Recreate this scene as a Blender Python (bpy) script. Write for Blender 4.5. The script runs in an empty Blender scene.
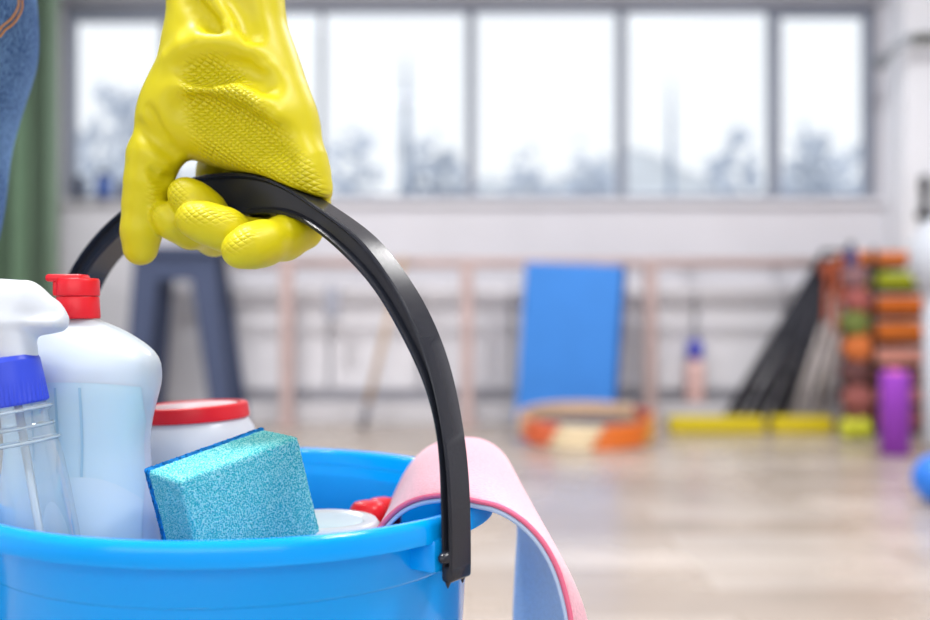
import bpy, bmesh, math, random
import numpy as np
from mathutils import Vector, Matrix
random.seed(7)
RNG = np.random.default_rng(7)
S = bpy.context.scene
COL = S.collection

# ------------------------------------------------------------------ camera, world, light, exposure
CAM_Z = 0.62
FPX = 1030.0                      # focal length in pixels of the 930 x 620 frame
cam_d = bpy.data.cameras.new('camera'); cam = bpy.data.objects.new('camera', cam_d); COL.objects.link(cam)
cam.location = (0, 0, CAM_Z); cam.rotation_euler = (math.pi/2, 0, 0)
cam_d.sensor_width = 36; cam_d.lens = FPX/930*36; cam_d.clip_start = .02; cam_d.clip_end = 300
cam_d.dof.use_dof = True; cam_d.dof.focus_distance = .55; cam_d.dof.aperture_fstop = 3.8
S.camera = cam
S.view_settings.view_transform = 'Standard'; S.view_settings.look = 'None'
S.view_settings.gamma = 1; S.view_settings.use_curve_mapping = False
S.view_settings.exposure = -0.12
w = bpy.data.worlds.new('sky'); S.world = w; w.use_nodes = True
bg = w.node_tree.nodes['Background']; bg.inputs[0].default_value = (.97, .985, 1, 1); bg.inputs[1].default_value = 1.2

def area(name, loc, size, power, target, color=(1, 1, 1)):
    l = bpy.data.lights.new(name, 'AREA'); l.shape = 'RECTANGLE'; l.size, l.size_y = size; l.energy = power; l.color = color
    o = bpy.data.objects.new(name, l); COL.objects.link(o); o.location = loc
    o.rotation_euler = (Vector(target)-Vector(loc)).to_track_quat('-Z', 'Y').to_euler()
    return o
# added fill from behind the photographer to light the foreground (the ribbon window in view lets the sky in)
area('fill_behind', (-.4, -2.40, 1.75), (4.2, 1.6), 42, (-.4, 0, 1.55), (.97, .985, 1))

# ------------------------------------------------------------------ helpers
def at(px, py, d):                                   # photo pixel at depth d (m)
    return Vector(((px-465)/FPX*d, d, CAM_Z+(310-py)/FPX*d))
def on_floor(px, py): return at(px, py, CAM_Z*FPX/(py-310))
WALL_Y = 5.8
def tag(o, label=None, cat=None, group=None, kind=None):
    if label: o['label'] = label
    if cat: o['category'] = cat
    if group: o['group'] = group
    if kind: o['kind'] = kind
    return o
def empty(name, loc, label=None, cat=None, group=None):
    o = bpy.data.objects.new(name, None); COL.objects.link(o); o.location = loc; o.empty_display_size = .05
    return tag(o, label, cat, group)
def link(name, me, m=None, parent=None, smooth=False):
    o = bpy.data.objects.new(name, me); COL.objects.link(o)
    if m is not None and not me.materials: me.materials.append(m)
    if smooth:
        for p in me.polygons: p.use_smooth = True
    if parent is not None:
        o.parent = parent; o.matrix_parent_inverse = world_of(parent).inverted()
    return o
def world_of(o):
    M = Matrix.LocRotScale(o.location, o.rotation_euler, o.scale)
    if o.parent is not None: M = world_of(o.parent) @ o.matrix_parent_inverse @ M
    return M
def pyd(name, v, f, m=None, parent=None, smooth=False):
    me = bpy.data.meshes.new(name); me.from_pydata([tuple(map(float, q)) for q in v], [], [tuple(map(int, q)) for q in f]); me.update()
    return link(name, me, m, parent, smooth)
def bm_obj(name, bm, m=None, parent=None, smooth=False):
    me = bpy.data.meshes.new(name); bm.to_mesh(me); bm.free(); return link(name, me, m, parent, smooth)
def box_bm(bm, lo, hi, bev=0, seg=2, M=None):
    lo, hi = Vector(lo), Vector(hi); r = bmesh.ops.create_cube(bm, size=1); vs = r['verts']
    for v in vs: v.co = Vector((lo[i]+(hi[i]-lo[i])*(v.co[i]+.5) for i in range(3)))
    if bev:
        es = list({e for v in vs for e in v.link_edges})
        q = bmesh.ops.bevel(bm, geom=es, offset=bev, segments=seg, affect='EDGES', profile=.5)
        vs = list({v for f in q['faces'] for v in f.verts} | {v for v in vs if v.is_valid})
    if M is not None: bmesh.ops.transform(bm, matrix=M, verts=vs)
def box(name, lo, hi, m, parent=None, bev=0, seg=2, M=None, smooth=False):
    bm = bmesh.new(); box_bm(bm, lo, hi, bev, seg, M); return bm_obj(name, bm, m, parent, smooth)
def frame_of(axis):
    a = Vector(axis).normalized(); u = a.orthogonal().normalized(); return u, a.cross(u), a
def lathe(name, prof, m, parent=None, base=(0, 0, 0), axis=(0, 0, 1), n=48, smooth=True, closed=False, sx=1, sy=1, ref=None):
    """revolve (r, h) pairs about axis"""
    a = Vector(axis).normalized(); r0 = Vector(ref) if ref else (Vector((1, 0, 0)) if abs(a.x) < .95 else Vector((0, 1, 0)))
    u = (r0-a*r0.dot(a)).normalized(); v_ = a.cross(u); b = Vector(base); V = []; Fc = []
    for r, h in prof:
        for i in range(n):
            t = 2*math.pi*i/n; V.append(b+u*(r*math.cos(t)*sx)+v_*(r*math.sin(t)*sy)+a*h)
    k = len(prof)
    for j in range(k-1 if not closed else k):
        j2 = (j+1) % k
        for i in range(n):
            i2 = (i+1) % n; Fc.append((j*n+i, j*n+i2, j2*n+i2, j2*n+i))
    if not closed:
        if prof[0][0] > 1e-6: Fc.append(tuple(range(n))[::-1])
        if prof[-1][0] > 1e-6: Fc.append(tuple((k-1)*n+i for i in range(n)))
    return pyd(name, V, Fc, m, parent, smooth)
def tube(name, pts, r, m, parent=None, n=10, smooth=True, caps=True):
    pts = [Vector(p) for p in pts]; rs = r if isinstance(r, (list, tuple)) else [r]*len(pts); V = []; Fc = []
    u = None
    for j, p in enumerate(pts):
        d = (pts[min(j+1, len(pts)-1)]-pts[max(j-1, 0)]).normalized()
        u = d.orthogonal().normalized() if u is None else (u-d*u.dot(d)).normalized()
        v_ = d.cross(u)
        for i in range(n):
            t = 2*math.pi*i/n; V.append(p+(u*math.cos(t)+v_*math.sin(t))*rs[j])
    for j in range(len(pts)-1):
        for i in range(n): Fc.append((j*n+i, j*n+(i+1) % n, (j+1)*n+(i+1) % n, (j+1)*n+i))
    if caps: Fc += [tuple(range(n))[::-1], tuple((len(pts)-1)*n+i for i in range(n))]
    return pyd(name, V, Fc, m, parent, smooth)
def sharp(o, deg=35):
    me = o.data
    for p in me.polygons: p.use_smooth = True
    bm = bmesh.new(); bm.from_mesh(me)
    bmesh.ops.recalc_face_normals(bm, faces=bm.faces)
    for e in bm.edges:
        e.smooth = not (len(e.link_faces) == 2 and e.calc_face_angle(0) > math.radians(deg))
    bm.to_mesh(me); bm.free(); return o
def spline(pts, n):                                   # Catmull-Rom through points (any dimension)
    P = np.array(pts, float); P = np.vstack([2*P[0]-P[1], P, 2*P[-1]-P[-2]])
    seg = np.linalg.norm(np.diff(P[1:-1], axis=0), axis=1); L = np.r_[0, np.cumsum(seg)]
    out = []
    for x in np.linspace(0, L[-1], n):
        i = min(np.searchsorted(L, x, 'right')-1, len(seg)-1); t = (x-L[i])/max(seg[i], 1e-9)
        a, b, c, d = P[i], P[i+1], P[i+2], P[i+3]
        out.append(.5*((2*b)+(c-a)*t+(2*a-5*b+4*c-d)*t*t+(3*b-a-3*c+d)*t**3))
    return np.array(out)

# ---- implicit surfaces: smooth unions of tapered capsules, meshed by surface nets
def smin(a, b, k):
    h = np.maximum(k-np.abs(a-b), 0)/k; return np.minimum(a, b)-h*h*k*.25
def cone(p, a, b, ra, rb, flat=None):
    a, b = np.array(a, np.float32), np.array(b, np.float32); ab = b-a
    q = p-a; t = np.clip((q@ab)/max(ab@ab, 1e-12), 0, 1)
    q = q-t[..., None]*ab
    if flat is not None:
        n, s = flat; q = q+(q@n)[..., None]*n*(1/s-1)
    return np.sqrt((q*q).sum(-1))-(ra+(rb-ra)*t)
def chain(p, nodes, k, flat=None):
    d = None
    for (a, ra), (b, rb) in zip(nodes[:-1], nodes[1:]):
        e = cone(p, a, b, ra, rb, flat); d = e if d is None else smin(d, e, k)
    return d
def sdf_mesh(name, fn, lo, hi, h, m, parent=None, project=2):
    lo, hi = np.array(lo, float), np.array(hi, float); N = np.ceil((hi-lo)/h).astype(int)+1
    ax = [(lo[i]+h*np.arange(N[i])).astype(np.float32) for i in range(3)]
    C = 5; Nc = (N+C-1)//C                              # coarse blocks first, fine samples only near the surface
    cx = [(lo[i]+h*(C*np.arange(Nc[i])+(C-1)/2)).astype(np.float32) for i in range(3)]
    Dc = fn(np.stack(np.meshgrid(*cx, indexing='ij'), -1))
    D = np.repeat(np.repeat(np.repeat(Dc, C, 0), C, 1), C, 2)[:N[0], :N[1], :N[2]].astype(np.float32)
    near = np.abs(Dc) < h*C*1.6
    nf = np.repeat(np.repeat(np.repeat(near, C, 0), C, 1), C, 2)[:N[0], :N[1], :N[2]]; Ix = np.argwhere(nf)
    for i in range(0, len(Ix), 200000):
        J = Ix[i:i+200000]; D[tuple(J.T)] = fn(np.stack([ax[q][J[:, q]] for q in range(3)], -1))
    ins = D < 0; c = [slice(None, -1), slice(1, None)]
    s = sum(ins[c[i], c[j], c[k]].astype(np.int8) for i in (0, 1) for j in (0, 1) for k in (0, 1))
    act = (s > 0) & (s < 8); I = np.argwhere(act); idx = -np.ones(act.shape, np.int64); idx[act] = np.arange(len(I))
    acc = np.zeros((len(I), 3)); cnt = np.zeros(len(I))
    for a in range(3):
        o1, o2 = [q for q in range(3) if q != a]
        for u in (0, 1):
            for v in (0, 1):
                A = I.copy(); A[:, o1] += u; A[:, o2] += v; B = A.copy(); B[:, a] += 1
                da, db = D[tuple(A.T)], D[tuple(B.T)]; mk = (da < 0) != (db < 0)
                t = np.where(mk, da/np.where(mk, da-db, 1), 0); P = A.astype(float); P[:, a] += t
                acc[mk] += P[mk]; cnt[mk] += 1
    V = lo+acc/cnt[:, None]*h; Fs = []
    for a in range(3):
        o1, o2 = [(1, 2), (2, 0), (0, 1)][a]
        sl0 = [slice(None)]*3; sl1 = [slice(None)]*3; sl0[a] = slice(None, -1); sl1[a] = slice(1, None)
        x = ins[tuple(sl0)] != ins[tuple(sl1)]; E = np.argwhere(x)
        E = E[(E[:, o1] > 0) & (E[:, o2] > 0) & (E[:, o1] < N[o1]-1) & (E[:, o2] < N[o2]-1)]
        q = []
        for u, v in ((1, 1), (0, 1), (0, 0), (1, 0)):
            B = E.copy(); B[:, o1] -= u; B[:, o2] -= v; q.append(idx[tuple(B.T)])
        Q = np.stack(q, 1); fl = ~ins[tuple(E.T)]; Q[fl] = Q[fl][:, ::-1]; Fs.append(Q)
    Fq = np.vstack(Fs)
    for _ in range(project):
        p = V.astype(np.float32); d = fn(p); e = h*.4; G = np.stack([fn(p+np.eye(3, dtype=np.float32)[i]*e)-fn(p-np.eye(3, dtype=np.float32)[i]*e) for i in range(3)], 1)/(2*e)
        V = V-np.clip(d/np.maximum((G*G).sum(1), .2), -h, h)[:, None]*G
    me = bpy.data.meshes.new(name); me.vertices.add(len(V)); me.vertices.foreach_set('co', V.astype(np.float32).ravel())
    me.loops.add(Fq.size); me.loops.foreach_set('vertex_index', Fq.ravel().astype(np.int32))
    me.polygons.add(len(Fq)); me.polygons.foreach_set('loop_start', np.arange(0, Fq.size, 4, dtype=np.int32))
    me.update(calc_edges=True); me.validate()
    me.polygons.foreach_set('use_smooth', np.ones(len(me.polygons), bool))
    return link(name, me, m, parent)

# ------------------------------------------------------------------ materials
MATS = {}
def srgb(c): return tuple(((x/255)/12.92 if x/255 <= .04045 else ((x/255+.055)/1.055)**2.4) for x in c)+(1,)
def mat(name, rgb, rough=.5, spec=.5, bump=0, bscale=200, var=0, vscale=20, trans=0, ior=1.45, metal=0, sss=0, coat=0, emit=0, sheen=0, detail=3):
    if name in MATS: return MATS[name]
    m = bpy.data.materials.new(name); m.use_nodes = True; nt = m.node_tree; b = nt.nodes['Principled BSDF']; MATS[name] = m
    c = srgb(rgb)
    b.inputs['Base Color'].default_value = c; b.inputs['Roughness'].default_value = rough; b.inputs['Specular IOR Level'].default_value = spec
    b.inputs['Metallic'].default_value = metal; b.inputs['Transmission Weight'].default_value = trans; b.inputs['IOR'].default_value = ior
    b.inputs['Coat Weight'].default_value = coat; b.inputs['Sheen Weight'].default_value = sheen
    if sss: b.inputs['Subsurface Weight'].default_value = sss; b.inputs['Subsurface Radius'].default_value = (.01, .01, .01); b.inputs['Subsurface Scale'].default_value = .6
    if emit: b.inputs['Emission Color'].default_value = c; b.inputs['Emission Strength'].default_value = emit
    tc = nt.nodes.new('ShaderNodeTexCoord')
    if var:
        n = nt.nodes.new('ShaderNodeTexNoise'); n.inputs['Scale'].default_value = vscale; n.inputs['Detail'].default_value = detail; nt.links.new(tc.outputs['Object'], n.inputs['Vector'])
        r = nt.nodes.new('ShaderNodeValToRGB'); r.color_ramp.elements[0].position = .3; r.color_ramp.elements[1].position = .7
        r.color_ramp.elements[0].color = tuple(x*(1-var) for x in c[:3])+(1,); r.color_ramp.elements[1].color = tuple(min(1, x*(1+var)) for x in c[:3])+(1,)
        nt.links.new(n.outputs[0], r.inputs[0]); nt.links.new(r.outputs[0], b.inputs['Base Color'])
    if bump:
        n2 = nt.nodes.new('ShaderNodeTexNoise'); n2.inputs['Scale'].default_value = bscale; n2.inputs['Detail'].default_value = 4; nt.links.new(tc.outputs['Object'], n2.inputs['Vector'])
        bp = nt.nodes.new('ShaderNodeBump'); bp.inputs['Strength'].default_value = 1; bp.inputs['Distance'].default_value = bump
        nt.links.new(n2.outputs[0], bp.inputs['Height']); nt.links.new(bp.outputs[0], b.inputs['Normal'])
    return m
def math_node(nt, op, a, b=None):
    n = nt.nodes.new('ShaderNodeMath'); n.operation = op
    for i, x in enumerate((a, b)):
        if x is None: continue
        if isinstance(x, (int, float)): n.inputs[i].default_value = x
        else: nt.links.new(x, n.inputs[i])
    return n.outputs[0]

M_wall = mat('white_wall_paint', (212, 212, 219), .7, .3, .0006, 60, .03, 2)
M_ceil = mat('ceiling_paint', (236, 236, 236), .8, .2, .0003, 40)
M_frame = mat('grey_window_frame', (136, 143, 158), .45, .4, .0002, 80)
M_lintel = mat('grey_lintel', (166, 168, 176), .6, .3, .0004, 50)
M_blue = mat('blue_plastic', (0, 162, 255), .16, .4, .00002, 160, .02, 8, sss=.04)
M_black = mat('black_plastic', (34, 37, 46), .25, .5, .00005, 600)
M_red = mat('red_plastic', (236, 28, 44), .35, .5, .00004, 300)
M_white = mat('white_plastic', (216, 223, 232), .3, .5, .00004, 300, sss=.1)

def m_floor():
    m = bpy.data.materials.new('laminate_floor'); m.use_nodes = True; nt = m.node_tree; b = nt.nodes['Principled BSDF']
    tc = nt.nodes.new('ShaderNodeTexCoord'); mp = nt.nodes.new('ShaderNodeMapping'); nt.links.new(tc.outputs['Object'], mp.inputs[0])
    br = nt.nodes.new('ShaderNodeTexBrick'); br.inputs['Scale'].default_value = 1; br.inputs['Brick Width'].default_value = 1.1; br.inputs['Row Height'].default_value = .19
    br.inputs['Color1'].default_value = srgb((162, 149, 137)); br.inputs['Color2'].default_value = srgb((186, 176, 167)); br.inputs['Mortar'].default_value = srgb((150, 136, 122)); br.inputs['Mortar Size'].default_value = .004
    nt.links.new(mp.outputs[0], br.inputs[0])
    n = nt.nodes.new('ShaderNodeTexNoise'); n.inputs['Scale'].default_value = 2.2; n.inputs['Detail'].default_value = 5; nt.links.new(mp.outputs[0], n.inputs[0])
    mx = nt.nodes.new('ShaderNodeMixRGB'); mx.blend_type = 'OVERLAY'; mx.inputs[0].default_value = .35; nt.links.new(br.outputs[0], mx.inputs[1]); nt.links.new(n.outputs[0], mx.inputs[2]); nt.links.new(mx.outputs[0], b.inputs['Base Color'])
    rr = nt.nodes.new('ShaderNodeMapRange'); rr.inputs[3].default_value = .16; rr.inputs[4].default_value = .36; nt.links.new(n.outputs[0], rr.inputs[0]); nt.links.new(rr.outputs[0], b.inputs['Roughness'])
    b.inputs['Specular IOR Level'].default_value = .6
    return m

# ------------------------------------------------------------------ the room
XL, XR, YB, ZC = -3.3, 3.4, -2.5, 2.95
def struct(o): o['kind'] = 'structure'; return o
struct(box('floor', (XL-.2, YB-.2, -.1), (XR+.2, WALL_Y+.2, 0), m_floor()))
struct(box('ceiling', (XL-.2, YB-.2, ZC), (XR+.2, WALL_Y+.2, ZC+.1), M_ceil))
def wx(px): return (px-465)/FPX*WALL_Y
def wz(py): return CAM_Z+(310-py)/FPX*WALL_Y
SILL, HEAD = wz(199), wz(2)
bm = bmesh.new()
box_bm(bm, (XL-.2, WALL_Y, 0), (XR+.2, WALL_Y+.25, SILL)); box_bm(bm, (XL-.2, WALL_Y, HEAD), (XR+.2, WALL_Y+.25, ZC))
box_bm(bm, (XL-.2, WALL_Y, SILL), (wx(60), WALL_Y+.25, HEAD)); box_bm(bm, (wx(880), WALL_Y, SILL), (XR+.2, WALL_Y+.25, HEAD))
struct(bm_obj('wall_back', bm, M_wall))
struct(box('wall_left', (XL-.2, YB, 0), (XL, WALL_Y, ZC), M_wall))
struct(box('wall_right', (XR, YB, 0), (XR+.2, WALL_Y, ZC), M_wall))
bm = bmesh.new()                                       # window wall behind the camera
box_bm(bm, (XL, YB-.2, 0), (XR, YB, .9)); box_bm(bm, (XL, YB-.2, 2.6), (XR, YB, ZC))
for a, b in ((XL, -2.6), (-1.15, -1.0), (.45, .6), (2.05, XR)): box_bm(bm, (a, YB-.2, .9), (b, YB, 2.6))
struct(bm_obj('wall_front', bm, M_wall))
struct(box('trim_1', (wx(40), WALL_Y-.05, HEAD-.005), (wx(884), WALL_Y+.002, HEAD+.11), M_lintel, bev=.008))      # lintel band
struct(box('trim_2', (wx(60), WALL_Y-.04, SILL-.04), (wx(884), WALL_Y+.02, SILL), mat('sill_paint', (214, 214, 220), .5), bev=.01))  # sill board
struct(box('trim_3', (wx(236), WALL_Y-.22, .0), (wx(860), WALL_Y, .115), mat('grey_ledge', (200, 199, 204), .6), bev=.008))          # low ledge
struct(box('baseboard_back', (XL, WALL_Y-.025, 0), (XR, WALL_Y+.001, .085), mat('brown_skirting', (150, 128, 112), .5), bev=.004))
# pier at the right end of the wall
struct(box('wall_pier', (wx(884), WALL_Y-.28, 0), (wx(884)+.9, WALL_Y+.001, ZC), mat('pier_paint', (232, 234, 240), .6, bump=.0003, bscale=60), bev=.012))

M_pane = bpy.data.materials.new('window_glass'); M_pane.use_nodes = True
nt = M_pane.node_tree; nt.nodes.clear(); o_ = nt.nodes.new('ShaderNodeOutputMaterial'); t_ = nt.nodes.new('ShaderNodeBsdfTransparent'); g_ = nt.nodes.new('ShaderNodeBsdfGlossy'); mx = nt.nodes.new('ShaderNodeMixShader')
g_.inputs['Roughness'].default_value = .02; mx.inputs[0].default_value = .0006; t_.inputs[0].default_value = (.97, .985, 1, 1)
nt.links.new(t_.outputs[0], mx.inputs[1]); nt.links.new(g_.outputs[0], mx.inputs[2]); nt.links.new(mx.outputs[0], o_.inputs[0])
wins = [(63, 165, 16), (165, 320, 4), (320, 471, 4), (471, 623.5, 4), (623.5, 777, 4), (777, 876, 11)]
for i, (a, b, top) in enumerate(wins):
    x0, x1 = wx(a), wx(b); z0, z1 = SILL, HEAD; y0 = WALL_Y+.05
    e = empty('window_%d' % (i+1), ((x0+x1)/2, y0, z0)); struct(e)
    ft = .028 if 0 < i < 5 else .04
    fl = .012 if i in (2,) else ft; fr = .012 if i == 1 else ft
    bm = bmesh.new()
    for lo, hi in (((x0, y0, z0), (x0+fl, y0+.07, z1)), ((x1-fr, y0, z0), (x1, y0+.07, z1)), ((x0+fl, y0, z0), (x1-fr, y0+.07, z0+.03)), ((x0+fl, y0, z1-(z1-wz(top)) - .01), (x1-fr, y0+.07, z1))):
        box_bm(bm, lo, hi, .004, 1)
    bm_obj('window_frame', bm, M_frame, e)
    box('pane', (x0+fl, y0+.03, z0+.03), (x1-fr, y0+.036, wz(top)-.01), M_pane, e)
for i, (a, b) in enumerate(((-2.6, -1.15), (-1.0, .45), (.6, 2.05))):       # window frames behind the camera
    e = empty('window_%d' % (i+7), ((a+b)/2, YB-.1, .9)); struct(e)
    bm = bmesh.new()
    for lo, hi in (((a, YB-.12, .9), (a+.05, YB-.06, 2.6)), ((b-.05, YB-.12, .9), (b, YB-.06, 2.6)), ((a, YB-.12, .9), (b, YB-.06, .95)), ((a, YB-.12, 2.55), (b, YB-.06, 2.6)), (((a+b)/2-.03, YB-.12, .95), ((a+b)/2+.03, YB-.06, 2.55))): box_bm(bm, lo, hi)
    bm_obj('window_frame', bm, M_frame, e)

# ceiling lamps out of view, added to light the foreground and hall
M_diff = mat('lamp_diffuser', (255, 253, 250), .5, emit=2.2)
def added_ceiling_lamp(x, y, label, watt):
    e = empty('added_ceiling_lamp', (x, y, ZC), label, 'lamp', 'added square ceiling lamps out of view')
    box('housing', (x-.32, y-.32, ZC-.06), (x+.32, y+.32, ZC-.0005), mat('lamp_housing', (225, 225, 225), .4), e, .006)
    box('diffuser', (x-.28, y-.28, ZC-.068), (x+.28, y+.28, ZC-.0605), M_diff, e)
    area('lamp_fill', (x, y, ZC-.075), (.54, .54), watt, (x, y, 0), (1, .99, .985))
added_ceiling_lamp(-.75, .75, 'added square ceiling lamp above the bucket near the camera', 105)
added_ceiling_lamp(1.5, .2, 'added square ceiling lamp above the open floor near the camera', 45)
added_ceiling_lamp(-1.3, 3.6, 'added square ceiling lamp above the dark stool side of the hall', 58)
added_ceiling_lamp(1.5, 3.6, 'added square ceiling lamp above the equipment corner', 58)

# ------------------------------------------------------------------ outside: snow, and trees with haze in their colour
M_snow = mat('snow', (240, 243, 250), .8, .2, .02, .6)
struct(box('ground_outside', (-60, WALL_Y+.6, -3.2), (60, 90, -3.0), M_snow))
M_haze = mat('haze_pale_twigs', (206, 213, 224), .9, .1, .05, 4, .18, .6)  # haze and glare over the trees painted into their pale colour
M_haze2 = mat('haze_pale_fir', (160, 172, 190), .9, .1, .05, 4, .15, .8)
M_bark = mat('dark_bark', (86, 84, 88), .9)
def blob_crown(bm, c, r, sq=1.0, rough=.25, seed=0):
    q = bmesh.ops.create_icosphere(bm, subdivisions=3, radius=1)
    rg = np.random.default_rng(seed); ph = rg.uniform(0, 6.28, (6,)); fr = rg.uniform(2, 6, (6, 3))
    for v in q['verts']:
        p = np.array(v.co); k = 1+rough*sum(math.sin(float(fr[i] @ p)+ph[i]) for i in range(6))/3
        v.co = Vector((c[0]+p[0]*r*k, c[1]+p[1]*r*k, c[2]+p[2]*r*k*sq))
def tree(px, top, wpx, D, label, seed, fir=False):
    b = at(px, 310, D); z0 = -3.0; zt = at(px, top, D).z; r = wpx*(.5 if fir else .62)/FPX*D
    e = empty('fir_tree' if fir else 'haze_pale_tree', (b.x, D, z0), label, 'tree', 'haze-pale trees outside the windows')
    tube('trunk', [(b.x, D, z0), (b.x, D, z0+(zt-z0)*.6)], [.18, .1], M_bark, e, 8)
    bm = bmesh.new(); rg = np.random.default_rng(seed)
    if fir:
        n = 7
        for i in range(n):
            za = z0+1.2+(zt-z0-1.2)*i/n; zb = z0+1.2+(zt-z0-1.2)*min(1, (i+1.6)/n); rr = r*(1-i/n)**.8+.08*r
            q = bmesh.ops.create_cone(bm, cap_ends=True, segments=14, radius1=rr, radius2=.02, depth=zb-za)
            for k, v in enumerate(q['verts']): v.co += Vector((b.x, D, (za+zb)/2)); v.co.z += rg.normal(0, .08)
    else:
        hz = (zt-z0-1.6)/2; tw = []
        for i in range(240):                                # haze-pale twig clusters through an open crown
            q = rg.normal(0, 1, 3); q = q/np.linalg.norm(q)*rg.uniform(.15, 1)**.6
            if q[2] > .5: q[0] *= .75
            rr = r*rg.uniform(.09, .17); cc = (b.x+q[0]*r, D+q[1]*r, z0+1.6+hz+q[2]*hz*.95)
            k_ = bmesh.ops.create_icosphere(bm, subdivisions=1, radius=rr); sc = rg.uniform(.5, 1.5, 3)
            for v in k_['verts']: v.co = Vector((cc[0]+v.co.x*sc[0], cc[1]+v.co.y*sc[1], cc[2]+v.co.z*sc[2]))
    bm_obj('crown', bm, M_haze2 if fir else M_haze, e, True)
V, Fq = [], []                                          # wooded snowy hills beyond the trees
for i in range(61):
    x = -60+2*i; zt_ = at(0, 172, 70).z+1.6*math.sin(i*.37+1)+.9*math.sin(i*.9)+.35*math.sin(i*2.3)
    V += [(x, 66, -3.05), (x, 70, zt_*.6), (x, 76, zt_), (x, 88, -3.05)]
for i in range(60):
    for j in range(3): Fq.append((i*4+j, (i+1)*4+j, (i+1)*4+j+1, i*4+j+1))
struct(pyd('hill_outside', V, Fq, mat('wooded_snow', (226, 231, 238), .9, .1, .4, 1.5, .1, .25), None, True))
tree(120, 52, 74, 30, 'haze-pale tree outside the window beside the green curtain', 1)
tree(350, 120, 70, 34, 'low haze-pale tree outside, just right of the glove', 2)
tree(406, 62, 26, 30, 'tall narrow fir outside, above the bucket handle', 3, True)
tree(436, 116, 70, 32, 'haze-pale tree outside, beside the tall narrow fir', 4)
tree(525, 140, 56, 36, 'small haze-pale tree outside the middle window, left of its pair', 5)
tree(588, 128, 76, 33, 'haze-pale tree outside above the blue mat', 6)
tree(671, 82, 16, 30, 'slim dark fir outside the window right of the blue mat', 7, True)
tree(738, 128, 84, 35, 'broad haze-pale tree outside above the black bars', 8)
tree(810, 112, 80, 47, 'haze-pale tree outside the narrow end window, nearer its left side', 9)
tree(858, 132, 56, 26, 'haze-pale tree outside the narrow end window, beside the white pier', 10)

# ------------------------------------------------------------------ ballet barre and things along the wall
M_barre = mat('dusty_rose_wood', (188, 166, 163), .5, var=.08, vscale=14)
YR = WALL_Y-.30
e = empty('ballet_barre', ((wx(540)), YR, 0), 'long dusty-rose wall barre with posts running below the windows', 'barre')
def bx(px, Y=YR): return (px-465)/FPX*Y
def bz(py, Y=YR): return CAM_Z+(310-py)/FPX*Y
tube('rail', [(bx(232), YR, bz(263)), (bx(866), YR, bz(263))], .027, M_barre, e, 14)
tube('lower_rail', [(bx(232), YR, bz(291)), (bx(866), YR, bz(291))], .019, mat('pale_grey_tube', (216, 215, 221), .5), e, 12)
for px in (287, 467, 650, 850):
    x = bx(px); box('post', (x-.033, YR-.033, 0), (x+.033, YR+.033, bz(258)), M_barre, e, .006)
    box('foot_plate', (x-.06, YR-.06, 0), (x+.06, YR+.06, .015), M_barre, e, .003)
for px in (365, 560, 700, 790):                         # small brackets back to the wall
    x = bx(px); tube('bracket', [(x, YR, bz(263)), (x, WALL_Y, bz(263))], .014, mat('pale_grey_tube', (216, 215, 221), .5), e, 8)
# wall panels between posts
M_panel = mat('white_panel', (222, 222, 228), .5, .4)
for i, (a, b) in enumerate(((240, 330), (333, 420), (423, 510), (513, 600), (603, 690), (693, 780), (783, 860))):
    o = box('radiator_panel', (wx(a), WALL_Y-.10, .18), (wx(b), WALL_Y-.02, wz(283)), M_panel, bev=.012)
    lab = ['beside the dark stool', 'above the small hanging grey cloth', 'right of the leaning wooden stick', 'behind the blue mat, left part', 'between blue mat and capped bottle', 'behind the capped bottle', 'behind the black bars'][i]
    tag(o, 'white radiator panel under the windows ' + lab, 'radiator', 'white radiator panels under the windows')

# blue mat leaning
M_mat = mat('blue_vinyl', (58, 132, 216), .5, .4, .0003, 60, .04, 6)
M_matd = mat('dark_blue_vinyl', (24, 66, 138), .5, .4)
e = empty('folded_gym_mat', at(566, 418, 5.38), 'blue folded gym mat leaning upright against the barre', 'mat')
Mm = Matrix.Translation(Vector((at(563, 418, 5.27).x, 5.275, .012))) @ Matrix.Rotation(math.radians(4.0), 4, 'Y') @ Matrix.Rotation(math.radians(-2.5), 4, 'X') @ Matrix.Rotation(math.radians(-18), 4, 'Z')
for q in range(3):
    box('panel', (-.26+.004*q, .043*q, 0), (.25+.004*q, .043*q+.04, .85), M_mat if q == 0 else M_matd, e, .012, 2, Mm)
box('fold_strip', (-.255, .036, .836), (.25, .048, .8525), M_matd, e, .003, 1, Mm)

# hoops
HC = at(586, 428, 4.86); HC.z = 0
cols = [(226, 112, 70), (240, 222, 186), (232, 122, 40), (226, 176, 90), (206, 96, 66), (220, 186, 150)]
segs = [(196, 232), (232, 268), (268, 318), (318, 344), (344, 386), (26, 196)]
for k in range(4):
    e = empty('hula_hoop', (HC.x, HC.y, .0135+k*.027), ['lowest hoop of the orange and cream stack, lying on the floor', 'second hoop from the floor in the orange and cream stack', 'third hoop from the floor in the orange and cream stack', 'topmost hoop of the orange and cream stack by the blue mat'][k], 'hoop', 'stack of striped hoops')
    R0 = .312; tl = math.tan(math.radians(5))
    for (a, b), c in zip(segs, cols):
        n = max(4, int((b-a)/8)); pts = [(HC.x+R0*math.cos(math.radians(a+(b-a)*i/n+k*3)), HC.y+R0*math.sin(math.radians(a+(b-a)*i/n+k*3)), .0137+k*.027+tl*R0*(1+math.sin(math.radians(a+(b-a)*i/n+k*3)))) for i in range(n+1)]
        tube('hoop_segment', pts, .0132, mat('hoop_%d_%d_%d' % c, c, .35), e, 10)
o = lathe('hoop_shade_pad', [(0, 0), (.25, 0), (.26, .01), (.26, .088), (.24, .1), (0, .104)], mat('shade_charcoal', (70, 72, 86), .7), base=(HC.x, HC.y, 0.0005), n=40)  # dark pad put in for the shade inside the hoops
tag(sharp(o), 'dark grey round pad added for the shade inside the stack of hoops', 'pad')

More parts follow.
